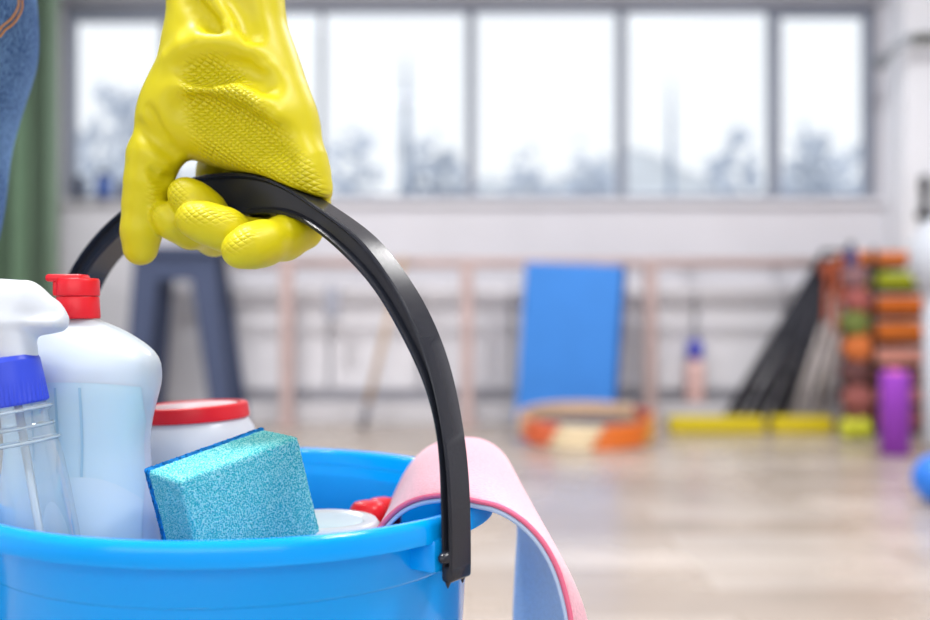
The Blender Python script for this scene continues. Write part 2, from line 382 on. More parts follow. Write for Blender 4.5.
# capped bottle on the ledge
b = at(695, 399, WALL_Y-.162); zb = .115
e = empty('drinks_bottle', (b.x, b.y, zb), 'pinkish bottle with violet-blue cap standing on the low ledge', 'bottle')
lathe('body', [(.0, 0), (.05, 0), (.055, .01), (.055, .19), (.05, .215), (.03, .24), (0, .24)], mat('pinkish_plastic', (226, 190, 186), .35), e, (b.x, b.y, zb), n=24)
lathe('cap', [(.0, .24), (.043, .24), (.046, .25), (.044, .32), (.03, .34), (0, .342)], mat('violet_blue_plastic', (74, 78, 186), .4), e, (b.x, b.y, zb), n=24)

# black body bars leaning on the barre, pale sticks beside them
M_bar = mat('black_foam_bar', (44, 46, 56), .6, bump=.0002, bscale=200)
M_pale = mat('pale_stick', (214, 208, 208), .5)
M_tip = mat('bar_end_rubber', (24, 24, 28), .6)
def leaning_bar(px0, px1, m, rad, label, grp, name, yb):
    a = on_floor(px0, yb); b = at(px1, 266, YR-.06); d = (b-a).normalized(); b = b+d*.03
    a = a+d*.0+Vector((0, 0, rad))
    e = empty(name, a, label, 'bar', grp)
    tube('shaft', [a, b], rad, m, e, 12); tube('end_cap', [a-d*.012, a+d*.03], rad*1.12, M_tip, e, 12); tube('end_cap', [b-d*.03, b+d*.012], rad*1.12, M_tip, e, 12)
ords = ['leftmost', 'second from left', 'third from left', 'fourth from left', 'fifth from left', 'rightmost']
for i in range(6):
    leaning_bar((722, 733, 746, 757, 771, 780)[i], (817, 822, 827, 831, 834, 839)[i], M_bar, .019, ords[i] + ' of the black exercise bars leaning on the barre', 'black exercise bars on the barre', 'exercise_bar', 428-.8*(i % 2))
for i, (p0, p1) in enumerate(((792, 840), (806, 846), (820, 851))):
    leaning_bar(p0, p1, M_pale, .017, ['leftmost', 'middle', 'rightmost'][i] + ' of the three pale sticks leaning beside the black bars', 'pale sticks beside the black bars', 'gym_stick', 427)
# orange-brown strap hung over the bar tops
e = empty('elastic_strap', at(832, 262, YR-.12), 'orange-brown elastic straps hanging over the tops of the bars', 'strap')
for k, (px, y1) in enumerate(((826, 322), (836, 334), (843, 300))):
    pts = [at(px-4+k*2, 275, YR-.12), at(px-1, 262, YR-.14), at(px+2, 268, YR-.16), at(px+1, (268+y1)/2, YR-.17), at(px, y1, YR-.17)]
    tube('strap_loop', [tuple(p) for p in spline([tuple(p) for p in pts], 14)], .014, mat('rust_strap', (176, 88, 58), .7), e, 8)

# yellow floor blocks
M_yel = mat('yellow_foam', (206, 186, 14), .6, bump=.0004, bscale=60)
for px0, px1, lab in ((671, 766, 'long yellow foam beam on the floor below the capped bottle'), (774, 834, 'short yellow foam beam on the floor under the pale sticks')):
    a, b = on_floor(px0, 434), on_floor(px1, 434)
    bm = bmesh.new(); box_bm(bm, (a.x, a.y, 0.0005), (b.x, a.y+.11, .082), .012, 3); o = bm_obj('foam_beam', bm, M_yel); sharp(o, 50); tag(o, lab, 'beam', 'yellow foam beams')
p = on_floor(855, 438); p.y -= .15; p.x = (855-465)/FPX*(p.y+.08)
e = empty('hand_weight', (p.x, p.y+.08, 0), 'yellow-green hand weight lying on the floor beside the rolled mats', 'weight')
for s in (-1, 1):
    lathe('weight_head', [(0, -.03), (.035, -.03), (.052, -.018), (.052, .018), (.035, .03), (0, .03)], mat('lime_vinyl', (196, 200, 50), .5), e, (p.x+s*.035, p.y+.08, .052), (1, 0, 0), 20)
tube('grip', [(p.x-.02, p.y+.08, .052), (p.x+.02, p.y+.08, .052)], .018, M_tip, e, 12)

# stacked step platforms and rolls in the corner
SY = 5.12
steps = [(868, 926, 431, 409, (150, 84, 76)), (872, 928, 408, 389, (196, 120, 112)), (866, 926, 388, 371, (150, 84, 70)), (870, 926, 370, 349, (214, 146, 130)), (878, 934, 346, 322, (206, 108, 28)), (878, 934, 319, 296, (206, 104, 24)), (879, 938, 293, 272, (160, 168, 24)), (857, 911, 270, 251, (206, 112, 46))]
names = ['dark red bottom', 'dusty pink, second from the floor,', 'brownish red, third from the floor,', 'pale pink, fourth from the floor,', 'orange, lower of the two under the green one,', 'orange, directly under the green one,', 'lime green', 'topmost orange']
M_pad = mat('black_rubber_pad', (34, 34, 40), .7)
for i, (x0, x1, y0, y1, c) in enumerate(steps):
    a, b = at(x0, y0, SY), at(x1, y1, SY); z0 = a.z if i else 0.001
    e = empty('step_platform', ((a.x+b.x)/2, SY+.2, z0), names[i] + ' step platform in the corner stack', 'step platform', 'step platforms stacked in the corner')
    box('deck', (a.x, SY, z0+.027), (b.x, SY+.33, b.z), mat('step_%d_%d_%d' % c, c, .55, bump=.0003, bscale=80), e, .018, 3)
    for q in (.03, .26):
        box('rubber_foot', (a.x+.01, SY+q, z0), (b.x-.01, SY+q+.05, z0+.03), M_pad, e)
rolls = [(864, 418, 13, (104, 56, 54)), (862, 392, 13, (150, 86, 82)), (862, 368, 12, (96, 58, 58)), (865, 343, 12.5, (200, 108, 50)), (861, 319, 12, (104, 116, 54)), (864, 296, 11.5, (156, 84, 80)), (862, 274, 11, (132, 96, 100))]
rl = ['dark red roll lowest in the column', 'pink roll second from the floor in the column', 'brown roll third from the floor in the column', 'orange roll in the column', 'olive green roll in the column', 'salmon roll just above the olive one', 'greyish pink roll topmost in the column']
zprev = 0.0
for i, (px, py, rp, c) in enumerate(rolls):
    r = rp/FPX*(SY-.02); x = (860-465)/FPX*(SY-.16)-.008+(i % 2)*.012; zc = zprev+r; zprev = zc+r-.001
    e = empty('rolled_mat', (x, SY-.1, zc), rl[i] + ' beside the step platforms', 'roll', 'rolled mats piled beside the steps')
    lathe('roll_body', [(r*.3, 0), (r*.92, 0), (r, .008), (r, .1), (r*.92, .108), (0, .108)], mat('roll_%d_%d_%d' % c, c, .7), e, (x, SY-.16, zc), (0, 1, 0), 28)
    lathe('roll_core', [(0, .003), (r*.3, .003), (r*.3, .10)], M_pad, e, (x, SY-.16, zc), (0, 1, 0), 20)
ztop = zprev
xx = (851-465)/FPX*(SY-.1)
e = empty('small_flask', (xx-.005, SY-.11, ztop), 'small dark blue flask standing on the pile of rolled mats', 'flask')
lathe('body', [(0, 0), (.03, 0), (.032, .01), (.03, .07), (.015, .09), (0, .09)], mat('dark_blue_flask', (52, 60, 110), .4), e, (xx-.005, SY-.11, ztop), n=20)
lathe('cap', [(0, .09), (.016, .09), (.016, .115), (0, .117)], M_tip, e, (xx-.005, SY-.11, ztop), n=16)

rk = empty('storage_rack', ((864-465)/FPX*SY, SY, 0), 'thin black metal rack framing the rolled mats and step platforms', 'rack')
for px in (848, 873.5):
    xr_ = (px-465)/FPX*(SY-.03)
    for yy in (SY-.035, SY+.335): tube('upright', [(xr_, yy, 0.001), (xr_, yy, .93)], .013, M_tip, rk, 8)
for zz in (.02, .93): tube('crossbar', [((848-465)/FPX*(SY-.03), SY+.335, zz), ((873.5-465)/FPX*(SY-.03), SY+.335, zz)], .011, M_tip, rk, 8)
# purple roller, white standing roll, blue ball
p = on_floor(895, 457); r = 14.5/FPX*p.y; p.x = (895-465)/FPX*(p.y+r)
e = empty('foam_roller', (p.x, p.y+r, 0), 'purple foam roller standing on end before the step platforms', 'roller')
hh = at(894, 372, p.y+r).z
lathe('foam_tube', [(r*.55, .001), (r, .001), (r, hh-.01), (r*.96, hh), (r*.55, hh), (r*.55, .001)], mat('purple_foam', (150, 62, 190), .6, bump=.0006, bscale=40), e, (p.x, p.y+r, 0), n=32)
lathe('inner_core', [(r*.54, .003), (r*.54, hh+.012), (r*.42, hh+.012), (r*.42, .003)], mat('pink_core', (226, 110, 160), .5), e, (p.x, p.y+r, 0), n=32)
p = on_floor(957, 452); r = 32/FPX*p.y; p.x = (957-465)/FPX*(p.y+r)
e = empty('punch_bag', (p.x, p.y+r, 0), 'white padded column with bulging top standing at the picture edge', 'punch bag')
top = at(930, 196, p.y).z; neck = at(930, 292, p.y).z
M_wc = mat('white_vinyl', (200, 206, 216), .5, bump=.0006, bscale=12)
lathe('column', [(0, .001), (r*.95, .001), (r, .03), (r, neck)], M_wc, e, (p.x, p.y+r, 0), n=32)
lathe('padded_head', [(r*.98, neck-.01), (r*1.05, neck), (r*1.35, neck+.08), (r*1.45, neck+.15), (r*1.38, neck+.23), (r*.9, neck+.33), (r*.4, neck+.37), (0, neck+.38)], M_wc, e, (p.x, p.y+r, 0), n=32)
p = on_floor(939, 505); r = .082
e = empty('exercise_ball', (p.x, p.y, 0), 'small blue exercise ball on the floor at the picture edge', 'ball')
bm = bmesh.new(); bmesh.ops.create_uvsphere(bm, u_segments=32, v_segments=20, radius=r)
for v in bm.verts:
    v.co = Vector((p.x, p.y, r+.0005))+v.co*(1-.006*abs(math.sin(8*math.asin(max(-1, min(1, v.co.z/r))))))
bm_obj('ball_skin', bm, mat('blue_vinyl_ball', (40, 120, 220), .35), e, True)
lathe('valve', [(0, 0), (.006, 0), (.005, .002), (0, .002)], M_white, e, (p.x, p.y, 2*r-.002), n=12)

# dark stool
M_navy = mat('navy_plastic', (62, 74, 104), .5, bump=.0002, bscale=90)
SD = 5.25
c = at(178, 310, SD)
e = empty('stool', (c.x, SD+.15, 0), 'dark navy stool with wide splayed legs in front of the wall', 'stool')
zt = at(178, 246, SD).z
def slab(name, p0, p1, w0, w1, y0, y1, m, e):          # tapered leg from p0 (top) to p1 (bottom)
    V = [(p0[0]-w0, y0[0], p0[1]), (p0[0]+w0, y0[0], p0[1]), (p0[0]+w0, y0[1], p0[1]), (p0[0]-w0, y0[1], p0[1]), (p1[0]-w1, y1[0], p1[1]), (p1[0]+w1, y1[0], p1[1]), (p1[0]+w1, y1[1], p1[1]), (p1[0]-w1, y1[1], p1[1])]
    o = pyd(name, V, [(0, 1, 2, 3), (7, 6, 5, 4), (0, 4, 5, 1), (1, 5, 6, 2), (2, 6, 7, 3), (3, 7, 4, 0)], m, e)
    bv = o.modifiers.new('b', 'BEVEL'); bv.width = .008; bv.segments = 2; return o
xl0, xr0 = at(146, 0, SD).x, at(199, 0, SD).x; xl1, xr1 = at(133, 0, SD).x, at(225, 0, SD).x
for ya, yb in (((SD+.02, SD+.07), (SD-.05, SD-.005)), ((SD+.25, SD+.30), (SD+.32, SD+.365))):
    slab('leg', (xl0, zt-.03), (xl1, .001), .068, .05, ya, yb, M_navy, e); slab('leg', (xr0, zt-.03), (xr1, .001), .068, .05, ya, yb, M_navy, e)
box('seat', (at(130, 0, SD).x, SD-.02, zt-.05), (at(222, 0, SD).x, SD+.34, zt), M_navy, e, .02, 3)
zc = at(0, 280, SD).z
box('apron', (at(140, 0, SD).x, SD+.01, zc), (at(216, 0, SD).x, SD+.045, zt-.045), M_navy, e, .006)
# leaning wooden stick, small hanging cloth, dark clip
a = on_floor(362, 428); b = at(402, 264, YR-.05)
e = empty('wooden_stick', a, 'thin tan wooden stick leaning between the barre posts', 'stick')
d = (b-a).normalized(); tube('shaft', [a+d*.02, b+d*.04], .017, mat('tan_wood', (190, 164, 138), .6, var=.1, vscale=30), e, 10); tube('rubber_tip', [a, a+d*.13], .02, mat('grey_rubber', (120, 120, 130), .7), e, 10)
e = empty('hanging_cloth', at(332, 290, YR), 'small grey cloth hanging from the lower rail of the barre', 'cloth')
V, Fq = [], []
for i in range(9):
    for j in range(7):
        t = i/8; q = at(325+14*t, 288+30*j/6, YR-.035); q.y += .006*math.sin(t*9+j*.3); V.append(q)
for i in range(8):
    for j in range(6): Fq.append((i*7+j, (i+1)*7+j, (i+1)*7+j+1, i*7+j+1))
o = pyd('cloth_panel', V, Fq, mat('grey_cloth', (160, 164, 178), .9), e, True); o.modifiers.new('s', 'SOLIDIFY').thickness = .004
tube('peg', [at(328, 291, YR), at(336, 291, YR)], .022, mat('pale_grey_tube', (216, 215, 221), .5), e, 10)
# small things on the window sill by the curtain
for px, hpx, wpx, c, nm, lab in ((80, 22, 11, (60, 68, 92), 'dark_jar', 'dark slate jar on the window sill beside the green curtain'), (104, 26, 15, (62, 92, 160), 'blue_jar', 'blue jar on the window sill between two dark jars'), (124, 18, 12, (74, 78, 100), 'dark_jar', 'dark grey jar on the window sill nearer the glove')):
    Y = WALL_Y-.05; x = (px-465)/FPX*Y; h = hpx/FPX*Y; r = wpx/2/FPX*Y*1.1
    e = empty(nm, (x, Y, SILL), lab, 'jar')
    lathe('body', [(0, .001), (r*.9, .001), (r, .01), (r, h*.75), (r*.7, h*.85), (0, h*.85)], mat('jar_%d_%d_%d' % c, c, .3), e, (x, Y, SILL), n=20)
    lathe('lid', [(0, h*.85), (r*.75, h*.85), (r*.75, h), (0, h)], M_tip, e, (x, Y, SILL), n=20)
# metal bracket and hook on the pier
YP = WALL_Y-.29
e = empty('wall_bracket', at(905, 45, YP), 'bent grey metal bracket arm on the white pier', 'bracket')
pts = [at(881, 62, YP-.02), at(893, 50, YP-.10), at(905, 41, YP-.12), at(917, 38.5, YP-.12), at(945, 38, YP-.12)]
tube('arm', [tuple(q) for q in spline([tuple(q) for q in pts], 16)], .022, mat('grey_steel', (150, 156, 164), .4, metal=.3), e, 10)
tube('arm_sleeve', [at(912, 39.5, YP-.12), at(940, 38.5, YP-.12)], .03, mat('dark_olive_steel', (70, 74, 66), .5), e, 10)
tube('mount', [at(881, 62, YP-.02), at(881, 62, YP+.02)], .04, mat('grey_steel', (150, 156, 164), .4, metal=.3), e, 12)
e = empty('wall_hook', at(925, 215, YP), 'dark hook with crossbar on the white pier', 'hook')
tube('stem', [at(925, 176, YP-.02), at(925, 216, YP-.02)], .02, M_tip, e, 10); tube('crossbar', [at(918, 215, YP-.02), at(940, 216, YP-.02)], .024, M_tip, e, 10)
box('back_plate', tuple(at(921, 190, YP-.012)), tuple(at(929, 178, YP+.011)), M_tip, e)
# curtain
M_cur = mat('green_curtain', (98, 126, 102), .85, .2, .0004, 300, .06, 6, sheen=.3)
e = empty('curtain', (wx(30), 5.45, 0), 'green floor-length curtain hanging left of the windows', 'curtain')
V, Fq = [], []; n = 150
x0, x1 = -3.25, (63-465)/FPX*5.45
for i in range(n+1):
    t = i/n; x = x0+(x1-x0)*t
    for j in range(5):
        z = .02+(ZC-.12)*j/4; amp = .055*(1-.25*j/4)
        V.append((x+.012*math.sin(t*61), 5.45+amp*2.6*math.sin(t*44)+.02*math.sin(t*23+j*.2), z))
for i in range(n):
    for j in range(4): Fq.append((i*5+j, (i+1)*5+j, (i+1)*5+j+1, i*5+j+1))
o = pyd('fabric', V, Fq, M_cur, e, True); o.modifiers.new('s', 'SOLIDIFY').thickness = .004
tube('curtain_rod', [(x0, 5.45, ZC-.09), (x1+.05, 5.45, ZC-.09)], .016, mat('rod_steel', (70, 72, 78), .4), e, 10)

# ================================================================== FOREGROUND
# ------------------------------------------------------------------ bucket
BC = Vector((-.1348, .6087, CAM_Z-.1021)); TA, TB = -.0163, .0085        # rim centre and slight tilt
BN = Vector((-TA, -TB, 1)).normalized()
BH = .215
bucket = empty('bucket', BC-BN*BH, 'bright blue plastic bucket full of cleaning supplies held by its black handle', 'bucket')
prof = [(.0, -BH), (.117, -BH), (.121, -BH+.004), (.1350, -.075), (.1362, -.0350), (.1364, -.0344), (.1378, -.0336), (.1382, -.0328), (.1392, -.012), (.1400, -.009),
        (.1506, -.0122), (.1519, -.0118), (.1522, -.0100), (.1516, -.004), (.1508, -.0016), (.1492, -.0001), (.1465, .0), (.1440, -.0012), (.1425, -.004),
        (.1370, -.0165), (.1362, -.018), (.1345, -.04), (.1180, -BH+.006), (.115, -BH+.003), (0, -BH+.003)]
o = lathe('body', prof, M_blue, bucket, BC, BN, 128); sharp(o, 40)
PHI = math.radians(34)
HE = Vector((math.cos(PHI), -math.sin(PHI), 0)); HN = Vector((-math.sin(PHI), -math.cos(PHI), 0))   # along / toward the viewer
def hp(s, z, off): return BC+HE*s+HN*off+Vector((0, 0, z))
for sg in (1, -1):                                      # lugs that carry the handle
    bm = bmesh.new()
    Mx = Matrix.Translation(BC) @ Matrix(((HE.x*sg, -HN.x*sg, 0, 0), (HE.y*sg, -HN.y*sg, 0, 0), (0, 0, 1, 0), (0, 0, 0, 1)))
    box_bm(bm, (.128, -.0125, -.0300), (.1530, .0125, -.0125), .0025, 2, Mx); sharp(bm_obj('handle_lug', bm, M_blue, bucket), 40)
# handle: traced in its own plane, I-shaped section
out_pts = [(-.1590, -.0279), (-.1625, -.007), (-.1660, .018), (-.1690, .045), (-.1685, .075), (-.1610, .107), (-.1502, .1267), (-.1362, .1402), (-.1205, .1521), (-.1052, .161), (-.0913, .1673), (-.066, .1755), (-.032, .1817), (-.0007, .1829), (.0206, .1805), (.0365, .1765), (.0518, .1698), (.0689, .16), (.0883, .1492), (.1042, .1379), (.1176, .1234), (.13, .1083), (.1415, .0884), (.1496, .068), (.1564, .0393), (.1594, .0176), (.1606, -.007), (.1606, -.0279)]
in_pts = [(-.1530, -.0287), (-.1555, -.0078), (-.1580, .0171), (-.1595, .040), (-.1565, .070), (-.1470, .103), (-.131, .1263), (-.1154, .1383), (-.0903, .1533), (-.066, .1565), (-.032, .1572), (-.0099, .1574), (.0158, .1567), (.0325, .157), (.0427, .1564), (.0526, .1537), (.0638, .1487), (.0791, .1394), (.0953, .1271), (.1123, .1115), (.1326, .0832), (.1447, .0617), (.1515, .039), (.1533, .0171), (.1539, -.0078), (.1545, -.0287)]
NH = 120
def smooth_curve(P):
    for _ in range(8): P[1:-1] = .25*P[:-2]+.5*P[1:-1]+.25*P[2:]
    return P
O_, I_ = smooth_curve(spline(out_pts, NH)), smooth_curve(spline(in_pts, NH))
W = .0095
V, Fq = [], []
for k in range(NH):
    o2, i2 = O_[k], I_[k]; th = np.linalg.norm(o2-i2); fl = min(.0022, th*.22)/th; rc = .0034
    tt = (k/(NH-1)); 
    sec = [(0, W-.0012), (.0006/th, W-.0003), (fl*.85, W), (fl*1.25, W-.0010), (fl*1.6, W-rc), (1-fl*1.9, W-rc), (1-fl*1.5, W-.0010), (1-fl, W), (1-.0006/th, W-.0003), (1, W-.0012)]
    ring = sec+[(a, -b) for a, b in sec[::-1]]
    for a, b in ring:
        q = o2*(1-a)+i2*a; V.append(hp(q[0], q[1], b))
m_ = 20
for k in range(NH-1):
    for j in range(m_): Fq.append((k*m_+j, k*m_+(j+1) % m_, (k+1)*m_+(j+1) % m_, (k+1)*m_+j))
Fq += [tuple(range(m_))[::-1], tuple((NH-1)*m_+j for j in range(m_))]
handle = pyd('handle', V, Fq, M_black, bucket); sharp(handle, 28)
handle['label'] = 'black curved carrying handle'
for sg, s0 in ((1, .1574), (-1, -.1560)):
    # pivot end: rounded block, pin and the two little moulded points
    bm = bmesh.new()
    box_bm(bm, (-.0033, -.0095, -.005), (.0033, .0095, .0035), .002, 3, Matrix.Translation(hp(s0, -.0290, 0)) @ Matrix(((HE.x, -HN.x, 0, 0), (HE.y, -HN.y, 0, 0), (0, 0, 1, 0), (0, 0, 0, 1))))
    for of in (.0075, -.0055):
        q = bmesh.ops.create_cone(bm, cap_ends=True, segments=10, radius1=.0003, radius2=.0018, depth=.0035); bmesh.ops.translate(bm, verts=q['verts'], vec=hp(s0, -.0352, of))
    sharp(bm_obj('handle_end', bm, M_black, handle), 40)
    lathe('pivot_pin', [(0, .0056), (.0014, .0052), (.0026, .0034), (.0033, .001), (.0036, 0), (.0036, -.012), (0, -.012)], M_black, handle, hp(s0-.0006*sg, -.0215, .0082), (HN+Vector((0, 0, 0))).normalized(), 20)

# ------------------------------------------------------------------ washing-up liquid bottle
def loft(name, rows, m, parent, c, n=48, ex=2.4, rz=0, front=None):
    V, Fq = [], []
    for (z, a, b) in rows:
        for i in range(n):
            t = 2*math.pi*i/n; cx, sy = math.cos(t), math.sin(t)
            x = a*math.copysign(abs(cx)**(2/ex), cx); y = b*math.copysign(abs(sy)**(2/ex), sy)
            V.append((c[0]+x*math.cos(rz)-y*math.sin(rz), c[1]+x*math.sin(rz)+y*math.cos(rz), z))
    for j in range(len(rows)-1):
        for i in range(n): Fq.append((j*n+i, j*n+(i+1) % n, (j+1)*n+(i+1) % n, (j+1)*n+i))
    Fq += [tuple(range(n))[::-1], tuple((len(rows)-1)*n+i for i in range(n))]
    return pyd(name, V, Fq, m, parent, True)
FLOOR_IN = BC.z-BH+.005
DB = .575; dbc = ((78-465)/FPX*DB, DB)
def zb_(py, d=DB): return CAM_Z+(310-py)/FPX*d
k = DB/FPX
det = empty('detergent_bottle', (dbc[0], DB, FLOOR_IN), 'translucent white dish soap bottle with red flip cap in the bucket', 'bottle')
right_edge = [(319, 20), (321, 24), (326, 36), (333, 50), (343, 65), (352, 75), (362, 80.5), (374, 82), (386, 81), (400, 77.5), (415, 74), (430, 71.5), (445, 70.5), (460, 71.5), (480, 74), (505, 77.5), (535, 80), (600, 81), (700, 81)]
rs = spline([(z, a) for z, a in right_edge], 60)
rows = [(zb_(q[0]), max(q[1], 5)*k, max(q[1]*.60, min(q[1], 15))*k) for q in rs]
zlo = FLOOR_IN; rows = [r for r in rows if r[0] > zlo+.012]+[(zlo+.008, 80*k*.62, 46*k*.9), (zlo+.0005, 66*k*.62, 40*k*.9)]
# narrower foot so that it stands inside the tapering bucket
rows = [(z, a*(1-.28*min(1, max(0, (zb_(545)-z)/.09))), b) for z, a, b in rows[:-2]]+rows[-2:]
M_det = mat('milky_plastic', (214, 226, 238), .28, .5, sss=.35)
o = loft('body', rows[::-1], M_det, det, dbc, 64, 2.3)
# blue liquid showing through below the fill line: a skin just proud of the body front
def skin(name, rows, m, parent, c, x_of, zt, zb, off, ex=2.3, n=40, arch=0):
    Z = np.array([r[0] for r in rows])[::-1]; A = np.array([r[1] for r in rows])[::-1]; B = np.array([r[2] for r in rows])[::-1]; V, Fq = [], []
    nz = 40
    for j in range(nz+1):
        for i in range(n+1):
            u = -1+2*i/n; zz = (zt-arch*abs(u)**2.5); z = zb+(zz-zb)*j/nz
            a, b = np.interp(z, Z, A), np.interp(z, Z, B); xa = min(x_of(u, z)/a, .985) if x_of(u, z) > 0 else max(x_of(u, z)/a, -.985)
            y = b*(1-abs(xa)**ex)**(1/ex); V.append((c[0]+xa*a, c[1]-y-off, z))
    for j in range(nz):
        for i in range(n): Fq.append((j*(n+1)+i, j*(n+1)+i+1, (j+1)*(n+1)+i+1, (j+1)*(n+1)+i))
    o = pyd(name, V, Fq, m, parent, True); return o
M_liq = mat('pale_blue_liquid', (206, 231, 242), .3, .5, sss=.3)
skin('liquid_window', rows, M_liq, det, dbc, lambda u, z: u*72*k, zb_(379), zb_(545), .0006, arch=6*k)
M_rib = mat('rib_blue', (168, 206, 226), .4)
for px, y0, y1 in ((51, 386, 455), (75, 384, 466), (98, 384, 470)):
    skin('rib', rows, M_rib, det, dbc, lambda u, z, px=px: (px-78+u*1.2)*k, zb_(y0), zb_(y1), .0010, n=4)
skin('lower_label', rows, mat('label_film', (214, 233, 242), .35, .5), det, dbc, lambda u, z: (14+u*58)*k, zb_(470), zb_(545), .0011, arch=26*k)
# flip cap
lathe('cap_skirt', [(.0, 0), (21*k, 0), (21.5*k, .001), (20.5*k, 21*k), (20*k, 22*k), (0, 22*k)], M_red, det, (dbc[0], DB, zb_(318.5)), n=40)
lathe('cap_lid', [(20.7*k, 0), (20.9*k, 1*k), (20.7*k, 15*k), (19.5*k, 17.5*k), (0, 18.5*k)], M_red, det, (dbc[0], DB, zb_(296)), n=40)
bm = bmesh.new(); box_bm(bm, (dbc[0]-28*k, DB-14*k, zb_(282)), (dbc[0]+8*k, DB+14*k, zb_(274.5)), 3*k, 3); sharp(bm_obj('flip_spout', bm, M_red, det), 40)
bm = bmesh.new(); box_bm(bm, (dbc[0]-22*k, DB-10*k, zb_(296)), (dbc[0]-14*k, DB+10*k, zb_(280)), 2*k, 2); sharp(bm_obj('flip_spout', bm, M_red, det), 40)

# ------------------------------------------------------------------ spray bottle, leaning out to the left
SD_ = .53; k2 = SD_/FPX
A0 = at(40, 533, SD_); A1 = at(17, 400, SD_)            # two points on its axis
ax = (A1-A0).normalized()
def sp(py): return A0+ax*((533-py)*k2/ax.z)             # point on the axis at picture height py
foot = A0+ax*((FLOOR_IN+.004-A0.z)/ax.z)
spray = empty('spray_bottle', foot, 'clear spray bottle with blue collar and white trigger head in the bucket', 'spray bottle')
M_clear = bpy.data.materials.new('clear_plastic'); M_clear.use_nodes = True; nt = M_clear.node_tree; nt.nodes.clear()
o_ = nt.nodes.new('ShaderNodeOutputMaterial'); t_ = nt.nodes.new('ShaderNodeBsdfTransparent'); g_ = nt.nodes.new('ShaderNodeBsdfGlossy'); df = nt.nodes.new('ShaderNodeBsdfDiffuse'); mx = nt.nodes.new('ShaderNodeMixShader'); m2 = nt.nodes.new('ShaderNodeMixShader'); lw = nt.nodes.new('ShaderNodeLayerWeight')
t_.inputs[0].default_value = (.93, .97, .99, 1); df.inputs[0].default_value = (.86, .95, 1, 1); g_.inputs['Roughness'].default_value = .08; m2.inputs[0].default_value = .16; lw.inputs[0].default_value = .2
nt.links.new(t_.outputs[0], m2.inputs[1]); nt.links.new(df.outputs[0], m2.inputs[2]); nt.links.new(lw.outputs['Facing'], mx.inputs[0]); nt.links.new(m2.outputs[0], mx.inputs[1]); nt.links.new(g_.outputs[0], mx.inputs[2]); nt.links.new(mx.outputs[0], o_.inputs[0])
L = (sp(406)-foot).length
def hh_(py): return (sp(py)-foot).length if py < 700 else 0
r_b = 36*k2
body = lathe('bottle', [(.0, 0), (r_b*.85, 0), (r_b, .006), (r_b*1.02, hh_(533)), (r_b*.99, hh_(490)), (r_b*.95, hh_(462)), (r_b*.88, hh_(444)), (r_b*.83, hh_(432)), (r_b*.84, hh_(428)), (r_b*.75, hh_(425)), (r_b*.74, hh_(416)), (r_b*.84, hh_(413)), (r_b*.85, hh_(409)), (r_b*.74, hh_(407)), (r_b*.72, hh_(398))], M_clear, spray, foot, ax, 56)
lathe('liquid', [(.0, .002), (r_b*.8, .002), (r_b*.95, .008), (r_b*.97, hh_(555)), (0, hh_(555))], mat('cleaner_liquid', (150, 214, 240), .05, trans=1, ior=1.33), spray, foot, ax, 40)
tube('dip_tube', [tuple(sp(405)), tuple(foot+ax*.02)], .0022, mat('tube_plastic', (226, 236, 242), .3, trans=.5), spray, 10)
M_ring = mat('ring_plastic', (226, 240, 248), .1, .6, trans=.55, ior=1.3)
for py, rr in ((410.5, 31), (427.5, 30.5), (442, 33.5)):
    lathe('neck_ring', [(rr*k2, -1.6*k2), ((rr+1.4)*k2, 0), (rr*k2, 1.6*k2), ((rr-1.5)*k2, 0)], M_ring, spray, sp(py), ax, 48, closed=True)
# ribbed collar
n = 80; V, Fq = [], []; u_, v_, _ = frame_of(ax); pr_ = [(28, 405), (29.5, 403), (29, 380), (28, 362), (26, 357.5), (18, 356)]
for rr, py in pr_:
    for i in range(n):
        t = 2*math.pi*i/n; q = rr*k2*(1+(.018 if i % 2 else -.018)*(1 if rr > 29 else 0)); V.append(sp(py)+(u_*math.cos(t)+v_*math.sin(t))*q)
for j in range(len(pr_)-1):
    for i in range(n): Fq.append((j*n+i, j*n+(i+1) % n, (j+1)*n+(i+1) % n, (j+1)*n+i))
Fq += [tuple(range(n))[::-1], tuple((len(pr_)-1)*n+i for i in range(n))]
pyd('collar', V, Fq, mat('royal_blue_plastic', (52, 78, 220), .4, bump=.00003, bscale=300), spray)
# trigger head
def pt(px, py, dd=0): q = at(px, py, SD_); q.y += dd; return np.array(q, np.float32)
fd = (np.array((0, 1, 0), np.float32), .62)
def f_head(p):
    d = chain(p, [(pt(-50, 303), 16*k2), (pt(-8, 307), 23*k2), (pt(22, 310), 25*k2), (pt(44, 318), 12*k2), (pt(60, 321), 8*k2)], .008, fd)
    d = smin(d, chain(p, [(pt(2, 296), 13*k2), (pt(30, 302), 14*k2), (pt(50, 312), 12*k2)], .004, fd), .006)
    d = smin(d, cone(p, pt(12, 325), pt(16, 358), 22*k2, 21*k2), .005)
    # flared skirt running round the foot of the shroud
    d = smin(d, cone(p, pt(-40, 322), pt(58, 322.5), 8*k2, 8.5*k2, (np.array((0, 1, 0), np.float32), 2.2)), .003)
    d = smin(d, chain(p, [(pt(-38, 318), 9*k2), (pt(-46, 350), 6*k2), (pt(-36, 392), 5*k2)], .004), .004)     # trigger
    d = smin(d, cone(p, pt(-50, 302), pt(-76, 300), 12*k2, 11*k2), .003)
    return d
sdf_mesh('trigger_head', f_head, pt(-95, 410)-np.array((0, .035, 0)), pt(85, 265)+np.array((0, .035, 0)), .0011, M_white, spray)

